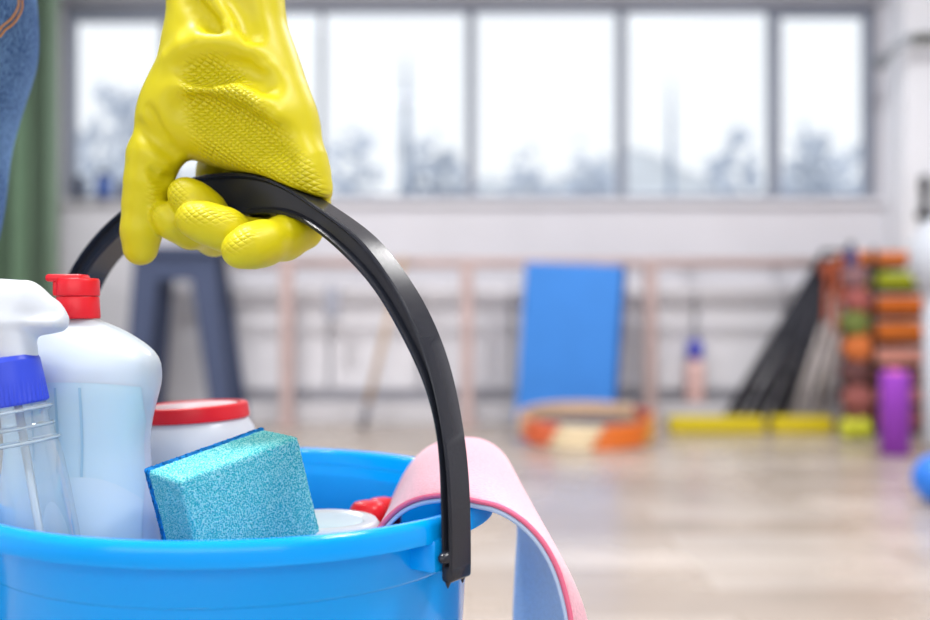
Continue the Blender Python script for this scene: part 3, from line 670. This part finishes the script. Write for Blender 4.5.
# ------------------------------------------------------------------ scouring powder tub with red lid
JD = .66; k3 = JD/FPX; jc = at(192, 404, JD); jax = Vector((-.05, 0, 1)).normalized()
jf = jc-jax*((jc.z-FLOOR_IN-.002)/jax.z); JL = (jc-jf).length
tub = empty('powder_tub', jf, 'white powder tub with flat red lid behind the sponge', 'tub')
r1 = 63*k3
lathe('body', [(0, 0), (r1*.92, 0), (r1, .006), (r1, JL-50*k3), (r1*.985, JL-36*k3), (r1*.94, JL-25*k3), (r1*.85, JL-16*k3), (r1*.82, JL-13*k3), (r1*.82, JL-4*k3), (0, JL-4*k3)], M_white, tub, jf, jax, 56)
o = lathe('lid', [(r1*.82, JL-14.5*k3), (r1*.885, JL-14.5*k3), (r1*.89, JL-13*k3), (r1*.87, JL-1.5*k3), (r1*.84, JL), (r1*.77, JL), (r1*.76, JL-.0012), (0, JL-.0012)], M_red, tub, jf, jax, 56); sharp(o, 40)
lathe('lid_highlight', [(0, JL-.001), (r1*.7, JL-.001), (r1*.7, JL-.0005), (0, JL-.0005)], mat('pale_highlight', (240, 214, 220), .4), tub, jf, jax, 48)  # pale disc painted as the highlight on the lid top

# small white tub and two red-capped bottles by the cloth
c2 = at(322, 520, .600); f2 = Vector((c2.x, c2.y, FLOOR_IN)); h2 = at(332, 508, .632).z-FLOOR_IN; r2 = .031
e = empty('small_tub', f2, 'small white tub with pale blue lid disc beside the sponge', 'tub')
lathe('body', [(0, 0.001), (r2*.9, 0.001), (r2, .005), (r2, h2-.012), (0, h2-.012)], M_white, e, f2, n=48)
lathe('lid', [(r2*1.0, h2-.016), (r2*1.1, h2-.014), (r2*1.1, h2-.004), (r2*1.02, h2-.0005), (r2*.86, h2), (r2*.8, h2-.002), (0, h2-.002)], M_white, e, f2, n=48)
lathe('lid_disc', [(0, h2-.0018), (r2*.78, h2-.0018), (r2*.74, h2-.0008), (0, h2-.0008)], mat('pale_blue_disc', (206, 226, 236), .4), e, f2, n=48)
for px, py, d, r_, lab in ((368, 501, .640, .0115, 'slim bottle with ribbed red cap beside the small white tub'), (383, 498, .664, .0115, 'slim bottle with ribbed red cap half hidden by the pink cloth')):
    q = at(px, py, d); h = q.z-FLOOR_IN; e = empty('red_capped_bottle', (q.x, q.y, FLOOR_IN), lab, 'bottle', 'slim red-capped bottles in the bucket')
    lathe('body', [(0, 0.001), (r_*1.4, 0.001), (r_*1.5, .005), (r_*1.5, h-.05), (r_*.9, h-.03), (r_*.9, h-.02), (0, h-.02)], M_white, e, (q.x, q.y, FLOOR_IN), n=32)
    n = 48; V, Fq = [], []
    pr_ = [(r_, h-.024), (r_, h-.008), (r_*.93, h-.004), (r_*.75, h-.001), (r_*.4, h)]
    for rr, z in pr_:
        for i in range(n): t = 2*math.pi*i/n; g = rr*(1+(.025 if i % 2 else -.025)*(rr > r_*.9)); V.append((q.x+g*math.cos(t), q.y+g*math.sin(t), FLOOR_IN+z))
    for j in range(len(pr_)-1):
        for i in range(n): Fq.append((j*n+i, j*n+(i+1) % n, (j+1)*n+(i+1) % n, (j+1)*n+i))
    Fq += [tuple((len(pr_)-1)*n+i for i in range(n))]
    pyd('cap', V, Fq, M_red, e, True)

# ------------------------------------------------------------------ sponge
def m_sponge():
    m = bpy.data.materials.new('turquoise_foam'); m.use_nodes = True; nt = m.node_tree; b = nt.nodes['Principled BSDF']; b.inputs['Roughness'].default_value = .9; b.inputs['Specular IOR Level'].default_value = .2
    tc = nt.nodes.new('ShaderNodeTexCoord'); v = nt.nodes.new('ShaderNodeTexVoronoi'); v.inputs['Scale'].default_value = 1150; n = nt.nodes.new('ShaderNodeTexNoise'); n.inputs['Scale'].default_value = 1800; n.inputs['Detail'].default_value = 3
    nt.links.new(tc.outputs['Object'], v.inputs[0]); nt.links.new(tc.outputs['Object'], n.inputs[0])
    s = math_node(nt, 'ADD', math_node(nt, 'MULTIPLY', v.outputs['Distance'], .8), math_node(nt, 'MULTIPLY', n.outputs[0], .7))
    r = nt.nodes.new('ShaderNodeValToRGB'); r.color_ramp.elements[0].position = .45; r.color_ramp.elements[1].position = .9
    r.color_ramp.elements[0].color = srgb((14, 170, 190)); r.color_ramp.elements[1].color = srgb((170, 238, 240)); e2 = r.color_ramp.elements.new(.68); e2.color = srgb((66, 208, 216))
    nt.links.new(s, r.inputs[0]); nt.links.new(r.outputs[0], b.inputs['Base Color'])
    bp = nt.nodes.new('ShaderNodeBump'); bp.inputs['Distance'].default_value = .0012; bp.inputs['Strength'].default_value = .8; nt.links.new(s, bp.inputs['Height']); nt.links.new(bp.outputs[0], b.inputs['Normal'])
    return m
TL = Vector((-.14335, .515, -.08546+CAM_Z)); U = Vector((.05162, .04427, .01648))*1.02; Vv = Vector((.0178, .015147, -.087452)); Wv = Vector((-.02571, .029696, .000756))
sponge = empty('sponge', TL+Vv+U*.5+Wv*.5, 'turquoise foam sponge with thin blue scouring layer tilted in the bucket', 'sponge')
u, v, w_ = U.normalized(), Vv.normalized(), Wv.normalized(); Lu, Lv, Lw = U.length, Vv.length, Wv.length
Ms = Matrix((tuple(u)+(TL.x,), tuple(v)+(TL.y,), tuple(w_)+(TL.z,), (0, 0, 0, 1)))
Ms = Matrix(((u.x, v.x, w_.x, TL.x), (u.y, v.y, w_.y, TL.y), (u.z, v.z, w_.z, TL.z), (0, 0, 0, 1)))
def soft_block(name, lo, hi, n, rad, amp, m, parent, seed):
    bm = bmesh.new(); bmesh.ops.create_cube(bm, size=1)
    bmesh.ops.subdivide_edges(bm, edges=bm.edges, cuts=n, use_grid_fill=True)
    rg = np.random.default_rng(seed)
    for q in bm.verts:
        p = np.array([lo[i]+(hi[i]-lo[i])*(q.co[i]+.5) for i in range(3)]); c = np.clip(p, np.array(lo)+rad, np.array(hi)-rad); dd = p-c; l = np.linalg.norm(dd)
        if l > rad: p = c+dd/l*rad
        p += rg.normal(0, amp, 3); q.co = Ms @ Vector(p)
    bmesh.ops.recalc_face_normals(bm, faces=bm.faces)
    return bm_obj(name, bm, m, parent, True)
soft_block('foam_body', (0, 0, 0), (Lu, Lv, Lw-.0022), 60, .0022, .00016, m_sponge(), sponge, 1)
soft_block('scouring_layer', (-.0004, -.0006, Lw-.0024), (Lu+.0004, Lv+.0004, Lw+.0006), 60, .001, .00026, mat('blue_scourer', (20, 150, 236), .85, bump=.0008, bscale=900, var=.2, vscale=400), sponge, 2)

# ------------------------------------------------------------------ cloths over the rim
def cloth(name, near, mid, far, m, hem, label, grp, th, seed, extra=0.0):
    nu, nv = 90, 34; N, Mi, Fa = [spline([tuple(at(*q)) for q in L], nu+1) for L in (near, mid, far)]
    rg = np.random.default_rng(seed); V, Fq = [], []
    for i in range(nu+1):
        for j in range(nv+1):
            t = j/nv; a = 2*(t-.5)*(t-1); b = 4*t*(1-t); c = 2*t*(t-.5)
            V.append(N[i]*a+Mi[i]*b+Fa[i]*c)
    for i in range(nu):
        for j in range(nv): Fq.append((i*(nv+1)+j, (i+1)*(nv+1)+j, (i+1)*(nv+1)+j+1, i*(nv+1)+j+1))
    e = empty(name, Vector(N[nu//2])-Vector((0, 0, .004)), label, 'cloth', grp)
    o = pyd('fabric', V, Fq, m, e, True); s = o.modifiers.new('s', 'SOLIDIFY'); s.thickness = th; s.offset = 0
    sb = o.modifiers.new('ss', 'SUBSURF'); sb.levels = 1; sb.render_levels = 1
    # stitched hem along the near edge
    tube('hem', [tuple(q) for q in N], th*.52, hem, e, 8)
    return o
M_pink = mat('pink_felt', (240, 176, 194), .95, .1, .0007, 700, .10, 500, sheen=.5)
M_bfelt = mat('blue_felt', (184, 214, 244), .95, .1, .0007, 700, .10, 500, sheen=.4)
near = [(372, 560, .56), (378, 532, .56), (390, 516, .56), (404, 505, .558), (420, 498.5, .555), (440, 495.5, .552), (458, 497, .55), (476, 501, .548), (495, 505, .546), (512, 513, .545), (529, 526, .545), (545, 545, .545), (558, 570, .545), (566, 596, .545), (571, 622, .545), (573, 660, .545)]
mid = [(378, 556, .60), (383, 530, .605), (390, 510, .61), (403, 488, .612), (420, 469, .612), (442, 460, .612), (464, 458, .61), (484, 463, .608), (503, 475, .606), (521, 494, .604), (538, 519, .604), (552, 546, .604), (565, 575, .604), (575, 602, .604), (581, 628, .604), (585, 660, .604)]
far = [(380, 552, .65), (387, 522, .66), (396, 494, .67), (410, 467, .675), (426, 450, .68), (446, 441, .68), (468, 438.5, .68), (486, 442, .68), (502, 454, .68), (513, 475, .68), (519, 500, .68), (521, 525, .68), (520, 555, .68), (519, 585, .68), (518, 610, .68), (517, 640, .68)]
cloth('pink_cloth', near, mid, far, M_pink, mat('rose_bounce_edge', (236, 120, 152), .95, .1, .0006, 700), 'pink felt cloth draped over the bucket rim behind the handle', None, .0028, 3)  # deeper rose of the edge has bounced red light painted into its colour
def inset(L, dx, dy, cx=455, cy=600):                    # the second cloth lies under the first
    out = []
    for px, py, d in L:
        vx, vy = px-cx, py-cy; l = math.hypot(vx, vy); out.append((px-vx/l*dx, py-vy/l*dy, d))
    return out
nb = [(px, py, d+.0) for px, py, d in inset(near, 5, 5.2)]
mb = inset(mid, 5, 5); fb = inset(far, 5, 4.5)
cloth('blue_cloth', nb, mb, fb, M_bfelt, mat('pale_blue_edge', (186, 206, 238), .95, .1, .0006, 700), 'light blue felt cloth lying under the pink cloth on the bucket rim', None, .0026, 4)

# ------------------------------------------------------------------ the person: glove, jeans, sleeve
person = empty('person', (-.47, .70, 0), 'person in blue jeans and yellow rubber glove gripping the bucket handle', 'person')
def m_glove():
    m = bpy.data.materials.new('yellow_rubber'); m.use_nodes = True; nt = m.node_tree; b = nt.nodes['Principled BSDF']
    b.inputs['Base Color'].default_value = srgb((216, 204, 5)); b.inputs['Roughness'].default_value = .42; b.inputs['Specular IOR Level'].default_value = .45
    b.inputs['Subsurface Weight'].default_value = .15; b.inputs['Subsurface Radius'].default_value = (.006, .005, .001); b.inputs['Subsurface Scale'].default_value = .6
    tc = nt.nodes.new('ShaderNodeTexCoord'); sx = nt.nodes.new('ShaderNodeSeparateXYZ'); nt.links.new(tc.outputs['Object'], sx.inputs[0])
    X = math_node(nt, 'ADD', math_node(nt, 'MULTIPLY', sx.outputs[0], HE.x), math_node(nt, 'MULTIPLY', sx.outputs[1], HE.y)); Z = sx.outputs[2]
    kx, kz = math.pi/.0043, math.pi/.0034
    a = math_node(nt, 'ADD', math_node(nt, 'MULTIPLY', X, kx), math_node(nt, 'MULTIPLY', Z, kz)); c = math_node(nt, 'SUBTRACT', math_node(nt, 'MULTIPLY', X, kx), math_node(nt, 'MULTIPLY', Z, kz))
    h = math_node(nt, 'MULTIPLY', math_node(nt, 'ABSOLUTE', math_node(nt, 'SINE', a)), math_node(nt, 'ABSOLUTE', math_node(nt, 'SINE', c)))
    h = math_node(nt, 'POWER', h, .6)
    at_ = nt.nodes.new('ShaderNodeAttribute'); at_.attribute_name = 'grip'
    h = math_node(nt, 'MULTIPLY', h, at_.outputs['Fac'])
    n = nt.nodes.new('ShaderNodeTexNoise'); n.inputs['Scale'].default_value = 140; nt.links.new(tc.outputs['Object'], n.inputs[0])
    h = math_node(nt, 'ADD', h, math_node(nt, 'MULTIPLY', n.outputs[0], .10))
    bp = nt.nodes.new('ShaderNodeBump'); bp.inputs['Distance'].default_value = .0011; bp.inputs['Strength'].default_value = .9; nt.links.new(h, bp.inputs['Height']); nt.links.new(bp.outputs[0], b.inputs['Normal'])
    return m
def G(px, py, d, r): return (np.array(at(px, py, d), np.float32), r*d/FPX)
palm_sets = [
    [G(254, -175, .615, 44), G(247, -100, .614, 35), G(246, -20, .611, 31), G(260, 60, .602, 32), G(281, 125, .593, 32), G(299, 175, .586, 29), G(312, 192, .584, 19)],
    [G(226, -175, .615, 46), G(226, -100, .613, 38), G(226, 0, .609, 34), G(228, 80, .602, 37), G(242, 132, .601, 33), G(250, 146, .599, 28)],
    [G(262, 100, .597, 34), G(272, 148, .594, 30)],
    [G(200, -175, .616, 44), G(204, -100, .614, 35), G(204, -20, .612, 31), G(197, 50, .606, 31), G(184, 100, .603, 32)],
    [G(185, 112, .603, 34), G(212, 127, .602, 30)]]
thumb = [G(186, 92, .602, 30), G(168, 125, .600, 28), G(154, 157, .598, 25), G(148, 182, .597, 21.5), G(144.5, 205, .598, 19.8), G(141.5, 230, .598, 18.4), G(140.5, 248, .599, 17.2)]
fingers = [
    [G(222, 138, .614, 22), G(216, 172, .640, 17), G(209, 222, .646, 16), G(214, 238, .628, 16), G(190, 231, .601, 15.8), G(172, 222, .592, 15.0), G(164, 214.5, .590, 12.5)],
    [G(246, 142, .608, 22), G(244, 180, .633, 18), G(240, 222, .636, 17), G(228, 234, .612, 17), G(206, 211, .590, 18), G(192, 200, .586, 17.5), G(184, 193.5, .586, 15.5)],
    [G(274, 152, .600, 22), G(276, 190, .622, 18), G(270, 230, .618, 18), G(252, 240, .590, 19), G(224, 229, .573, 19.5), G(203, 222, .571, 18), G(191, 218.5, .571, 15.5)],
    [G(303, 172, .588, 24), G(311, 203, .602, 17), G(302, 229, .589, 18.5), G(284, 238, .578, 20.3), G(262, 243.5, .561, 20.8), G(248, 247, .553, 19.3), G(238, 250.5, .550, 16)]]
creases = [  # folds of the rubber: (picture points, radius px, sink, smoothness)
    ([(176, -18), (190, -2), (204, 14), (220, 33)], 4.2, .42, .010),
    ([(139, 126), (150, 135), (161, 144), (174, 154)], 3.4, .42, .007),
    ([(148, 108), (157, 128), (164, 141)], 2.6, .3, .005),
    ([(196, 72), (220, 72), (246, 68), (264, 84)], 4.0, .08, .016),
    ([(184, 106), (206, 112), (236, 121), (262, 137), (284, 157)], 8.0, .22, .016),
    ([(152, 172), (161, 180), (171, 179)], 2.8, .3, .005),
    ([(232, -10), (246, 14), (252, 36)], 4.0, .1, .010)]
ridges = [([(170, 58), (190, 47), (216, 43), (240, 51), (262, 68)], 6.0, .35, .014),
          ([(194, -14), (211, 5), (223, 20), (231, 38)], 4.5, .25, .010),
          ([(190, 92), (216, 92), (246, 98), (272, 116)], 6.0, .72, .018)]
def surface_at(fn, P, d0=.50):                            # depth of the first surface along picture rays
    P = np.array(P, np.float32); dr = np.stack([(P[:, 0]-465)/FPX, np.ones(len(P), np.float32), (310-P[:, 1])/FPX], 1).astype(np.float32)
    t = np.full(len(P), d0, np.float32); o0 = np.array((0, 0, CAM_Z), np.float32)
    for _ in range(80): t = np.minimum(t+fn(o0+dr*t[:, None])*.7, .66)
    return t
_os, _oz = zip(*[(q[0], q[1]) for q in O_[(O_[:, 0] > -.150) & (O_[:, 0] < .150) & (O_[:, 1] > .06)]])
_is, _iz = zip(*[(q[0], q[1]) for q in I_[(I_[:, 0] > -.140) & (I_[:, 0] < .143) & (I_[:, 1] > .06)]])
_bc, _he, _hn = np.array(BC, np.float32), np.array(HE, np.float32), np.array(HN, np.float32)
def handle_space(p):
    q = p-_bc; s_ = q @ _he; return q @ _hn, q[..., 2]-np.interp(s_, _os, _oz).astype(np.float32), np.interp(s_, _is, _iz).astype(np.float32)-q[..., 2]
def smax(a, b, k): return -smin(-a, -b, k)
def f_hand(p):
    d = None
    for s_ in palm_sets:
        e_ = chain(p, s_, .010); d = e_ if d is None else smin(d, e_, .022)
    return d
def f_palm(p): return smin(f_hand(p), chain(p, thumb, .006), .010)
def laid(lines, sign):                                    # put fold lines on the hand's surface
    out = []
    for pts, r, sink, kk in lines:
        pts = spline(pts, 7); t = surface_at(f_palm, pts); L = len(pts)
        out.append(([(np.array(at(q[0], q[1], d+sign*r*d/FPX*(1-2*sink)), np.float32), r*d/FPX*(.35 if i in (0, L-1) else 1)) for i, (q, d) in enumerate(zip(pts, t))], kk))
    return out
C_, R_ = laid(creases, -.5), laid(ridges, .9)
def f_glove(p):
    off, above, below = handle_space(p)
    d = f_hand(p)
    for pts, kk in R_: d = smin(d, chain(p, pts, .004), kk)
    d = smax(d, np.minimum(-above*.8+.0004, off+W), .005)  # the palm rests on top of the handle
    d = smin(d, chain(p, thumb, .006), .010)
    for pts, kk in C_: d = -smin(-d, chain(p, pts, .003), kk)
    for f in fingers:
        d = smin(d, chain(p, f, .007), .0032)
    hs = np.maximum(np.maximum(np.abs(off)-W, above*.8), below*.8)
    return np.maximum(d, -hs)
lo = at(110, 285, .60); hi = at(350, -180, .60)
zc_ = at(0, -168, .615).z
def f_cut(p): return np.maximum(f_glove(p), p[..., 2]-zc_)
glove = sdf_mesh('glove', f_cut, (lo.x-.004, .525, lo.z), (hi.x+.008, .672, zc_+.004), .0010, m_glove(), person)
glove['label'] = 'yellow rubber glove with fingers closed round the handle'
# where the moulded grip pattern sits on the glove (palm, finger pads)
me = glove.data; n = len(me.vertices); co = np.empty(n*3, np.float32); me.vertices.foreach_get('co', co); co = co.reshape(-1, 3)
pp = np.stack([465+FPX*co[:, 0]/co[:, 1], 310-FPX*(co[:, 2]-CAM_Z)/co[:, 1]], 1)
def poly_mask(P, poly, soft):
    poly = np.array(poly, float); inside = np.zeros(len(P), bool); dm = np.full(len(P), 1e9)
    for i in range(len(poly)):
        a, b = poly[i], poly[(i+1) % len(poly)]
        c = ((a[1] > P[:, 1]) != (b[1] > P[:, 1])) & (P[:, 0] < (b[0]-a[0])*(P[:, 1]-a[1])/(b[1]-a[1]+1e-9)+a[0]); inside ^= c
        ab = b-a; t = np.clip(((P-a) @ ab)/(ab @ ab), 0, 1); dm = np.minimum(dm, np.linalg.norm(P-a-t[:, None]*ab, axis=1))
    sd = np.where(inside, dm, -dm); return np.clip(sd/soft*.5+.5, 0, 1)
g = poly_mask(pp, [(188, 62), (212, 56), (238, 72), (252, 92), (268, 118), (288, 140), (308, 165), (326, 196), (306, 196), (260, 178), (226, 168), (205, 158), (190, 128), (184, 90)], 8)
g2 = np.maximum.reduce([poly_mask(pp, q, 6)*.55 for q in ([(168, 184), (178, 179), (186, 200), (182, 212), (170, 205)], [(178, 216), (190, 208), (230, 206), (248, 214), (220, 222), (190, 222)], [(226, 248), (240, 232), (262, 226), (250, 240), (232, 254)], [(150, 180), (162, 172), (158, 212), (150, 222)])])
g = np.maximum(g*(co[:, 1] < .60), g2)
at_ = me.attributes.new('grip', 'FLOAT', 'POINT'); at_.data.foreach_set('value', g.astype(np.float32))
# jeans
def m_denim():
    m = bpy.data.materials.new('denim'); m.use_nodes = True; nt = m.node_tree; b = nt.nodes['Principled BSDF']; b.inputs['Roughness'].default_value = .9; b.inputs['Specular IOR Level'].default_value = .15
    tc = nt.nodes.new('ShaderNodeTexCoord'); mp = nt.nodes.new('ShaderNodeMapping'); mp.inputs['Scale'].default_value = (900, 900, 300); nt.links.new(tc.outputs['Object'], mp.inputs[0])
    n = nt.nodes.new('ShaderNodeTexNoise'); n.inputs['Scale'].default_value = 1; n.inputs['Detail'].default_value = 3; nt.links.new(mp.outputs[0], n.inputs[0])
    n2 = nt.nodes.new('ShaderNodeTexNoise'); n2.inputs['Scale'].default_value = 16; nt.links.new(tc.outputs['Object'], n2.inputs[0])
    s = math_node(nt, 'ADD', math_node(nt, 'MULTIPLY', n.outputs[0], .65), math_node(nt, 'MULTIPLY', n2.outputs[0], .35))
    r = nt.nodes.new('ShaderNodeValToRGB'); r.color_ramp.elements[0].position = .32; r.color_ramp.elements[1].position = .7; r.color_ramp.elements[0].color = srgb((22, 56, 116)); r.color_ramp.elements[1].color = srgb((132, 176, 230))
    nt.links.new(s, r.inputs[0]); nt.links.new(r.outputs[0], b.inputs['Base Color'])
    bp = nt.nodes.new('ShaderNodeBump'); bp.inputs['Distance'].default_value = .0006; nt.links.new(n.outputs[0], bp.inputs['Height']); nt.links.new(bp.outputs[0], b.inputs['Normal']); return m
M_den = m_denim()
A3 = lambda x, y, z: np.array((x, y, z), np.float32)
def f_jeans(p):
    d = cone(p, A3(-.44, .71, .90), A3(-.52, .71, .90), .125, .125)
    d = smin(d, cone(p, A3(-.43, .71, 1.0), A3(-.53, .71, 1.0), .105, .105), .06)
    for sg, x0 in ((1, -.392), (-1, -.568)):
        d2 = chain(p, [(A3(x0-.003*sg, .70, .80), .086), (A3(x0-.015*sg, .70, .70), .074), (A3(x0-.030*sg, .69, .46), .062), (A3(x0-.016*sg, .72, .10), .058)], .05)
        d2 = smin(d2, cone(p, A3(x0+.004*sg, .675, .815), A3(x0+.002*sg, .685, .85), .092, .092), .045)
        d = smin(d, d2, .02)
    return np.maximum(np.maximum(d, p[..., 2]-1.03), .045-p[..., 2])
jeans = sdf_mesh('jeans', f_jeans, (-.72, .54, .03), (-.25, .86, 1.05), .006, M_den, person)
jeans['label'] = 'blue denim jeans'
# back pocket and its stitching, laid on the seat of the jeans
def on_jeans(P):
    P = np.array(P, np.float32); o0 = np.array((0, 0, CAM_Z), np.float32)
    dr = np.stack([(P[:, 0]-465)/FPX, np.ones(len(P), np.float32), (310-P[:, 1])/FPX], 1).astype(np.float32); t = np.full(len(P), .45, np.float32); ln = np.linalg.norm(dr, axis=1)
    for _ in range(60): t = t+f_jeans(o0+dr*t[:, None])*.7/ln
    q = o0+dr*t[:, None]; I3 = np.eye(3, dtype=np.float32)*.004
    g_ = np.stack([f_jeans(q+I3[i])-f_jeans(q-I3[i]) for i in range(3)], 1); return q, g_/np.linalg.norm(g_, axis=1)[:, None]
outline = [(17, -60), (17.5, -20), (18, 4), (17, 13), (10, 25), (0, 33), (-10, 40), (-45, 22), (-60, -15), (-62, -60)]
NI = 12; cx_ = np.array((-22, -15), float)
ring_pts = spline(outline+[outline[0]], 49)[:-1]; nr = len(ring_pts)
PP = np.vstack([cx_+(ring_pts-cx_)*j/NI for j in range(NI+1)]); Q, Nn = on_jeans(PP)
V = Q+Nn*np.repeat([.0046]*NI+[.0002], nr)[:, None]; Fq = []
for j in range(NI):
    for i in range(nr): Fq.append((j*nr+i, j*nr+(i+1) % nr, (j+1)*nr+(i+1) % nr, (j+1)*nr+i))
pocket = pyd('back_pocket', V, Fq, M_den, jeans, True)
M_st = mat('orange_thread', (214, 150, 84), .8)
for ins in (.93, .84):
    Q, Nn = on_jeans(cx_+(spline(outline, 60)-cx_)*ins); pts = [tuple(q) for q in Q+Nn*.005]
    tube('stitching', pts, .0006, M_st, pocket, 6)
# shirt, sleeve reaching into the glove, shoes
def f_shirt(p):
    d = chain(p, [(A3(-.43, .71, .99), .115), (A3(-.42, .70, 1.15), .11), (A3(-.40, .70, 1.32), .10)], .05); d = smin(d, chain(p, [(A3(-.53, .71, .99), .115), (A3(-.54, .70, 1.15), .11), (A3(-.56, .70, 1.32), .10)], .05), .06)
    d = smin(d, chain(p, [(A3(-.33, .70, 1.37), .065), (A3(-.235, .68, 1.12), .05), (A3(-.148, .617, .915), .033), (A3(-.142, .615, .88), .028)], .03), .03)
    d = smin(d, chain(p, [(A3(-.63, .70, 1.37), .065), (A3(-.73, .70, 1.12), .05), (A3(-.74, .76, .93), .036)], .03), .03)
    return np.maximum(d, p[..., 2]-1.42)
sh = sdf_mesh('shirt', f_shirt, (-.82, .53, .83), (-.08, .86, 1.44), .009, mat('grey_jersey', (190, 192, 198), .9, bump=.0006, bscale=200), person)
for x0 in (-.408, -.552):
    def f1(p, x0=x0): return np.maximum(smin(cone(p, A3(x0, .70, .05), A3(x0, .88, .032), .045, .034), cone(p, A3(x0, .71, .08), A3(x0, .71, .05), .042, .046), .03), .002-p[..., 2])
    sdf_mesh('shoe', f1, (x0-.06, .63, -.01), (x0+.06, .93, .14), .006, mat('white_canvas', (222, 222, 224), .8), person)
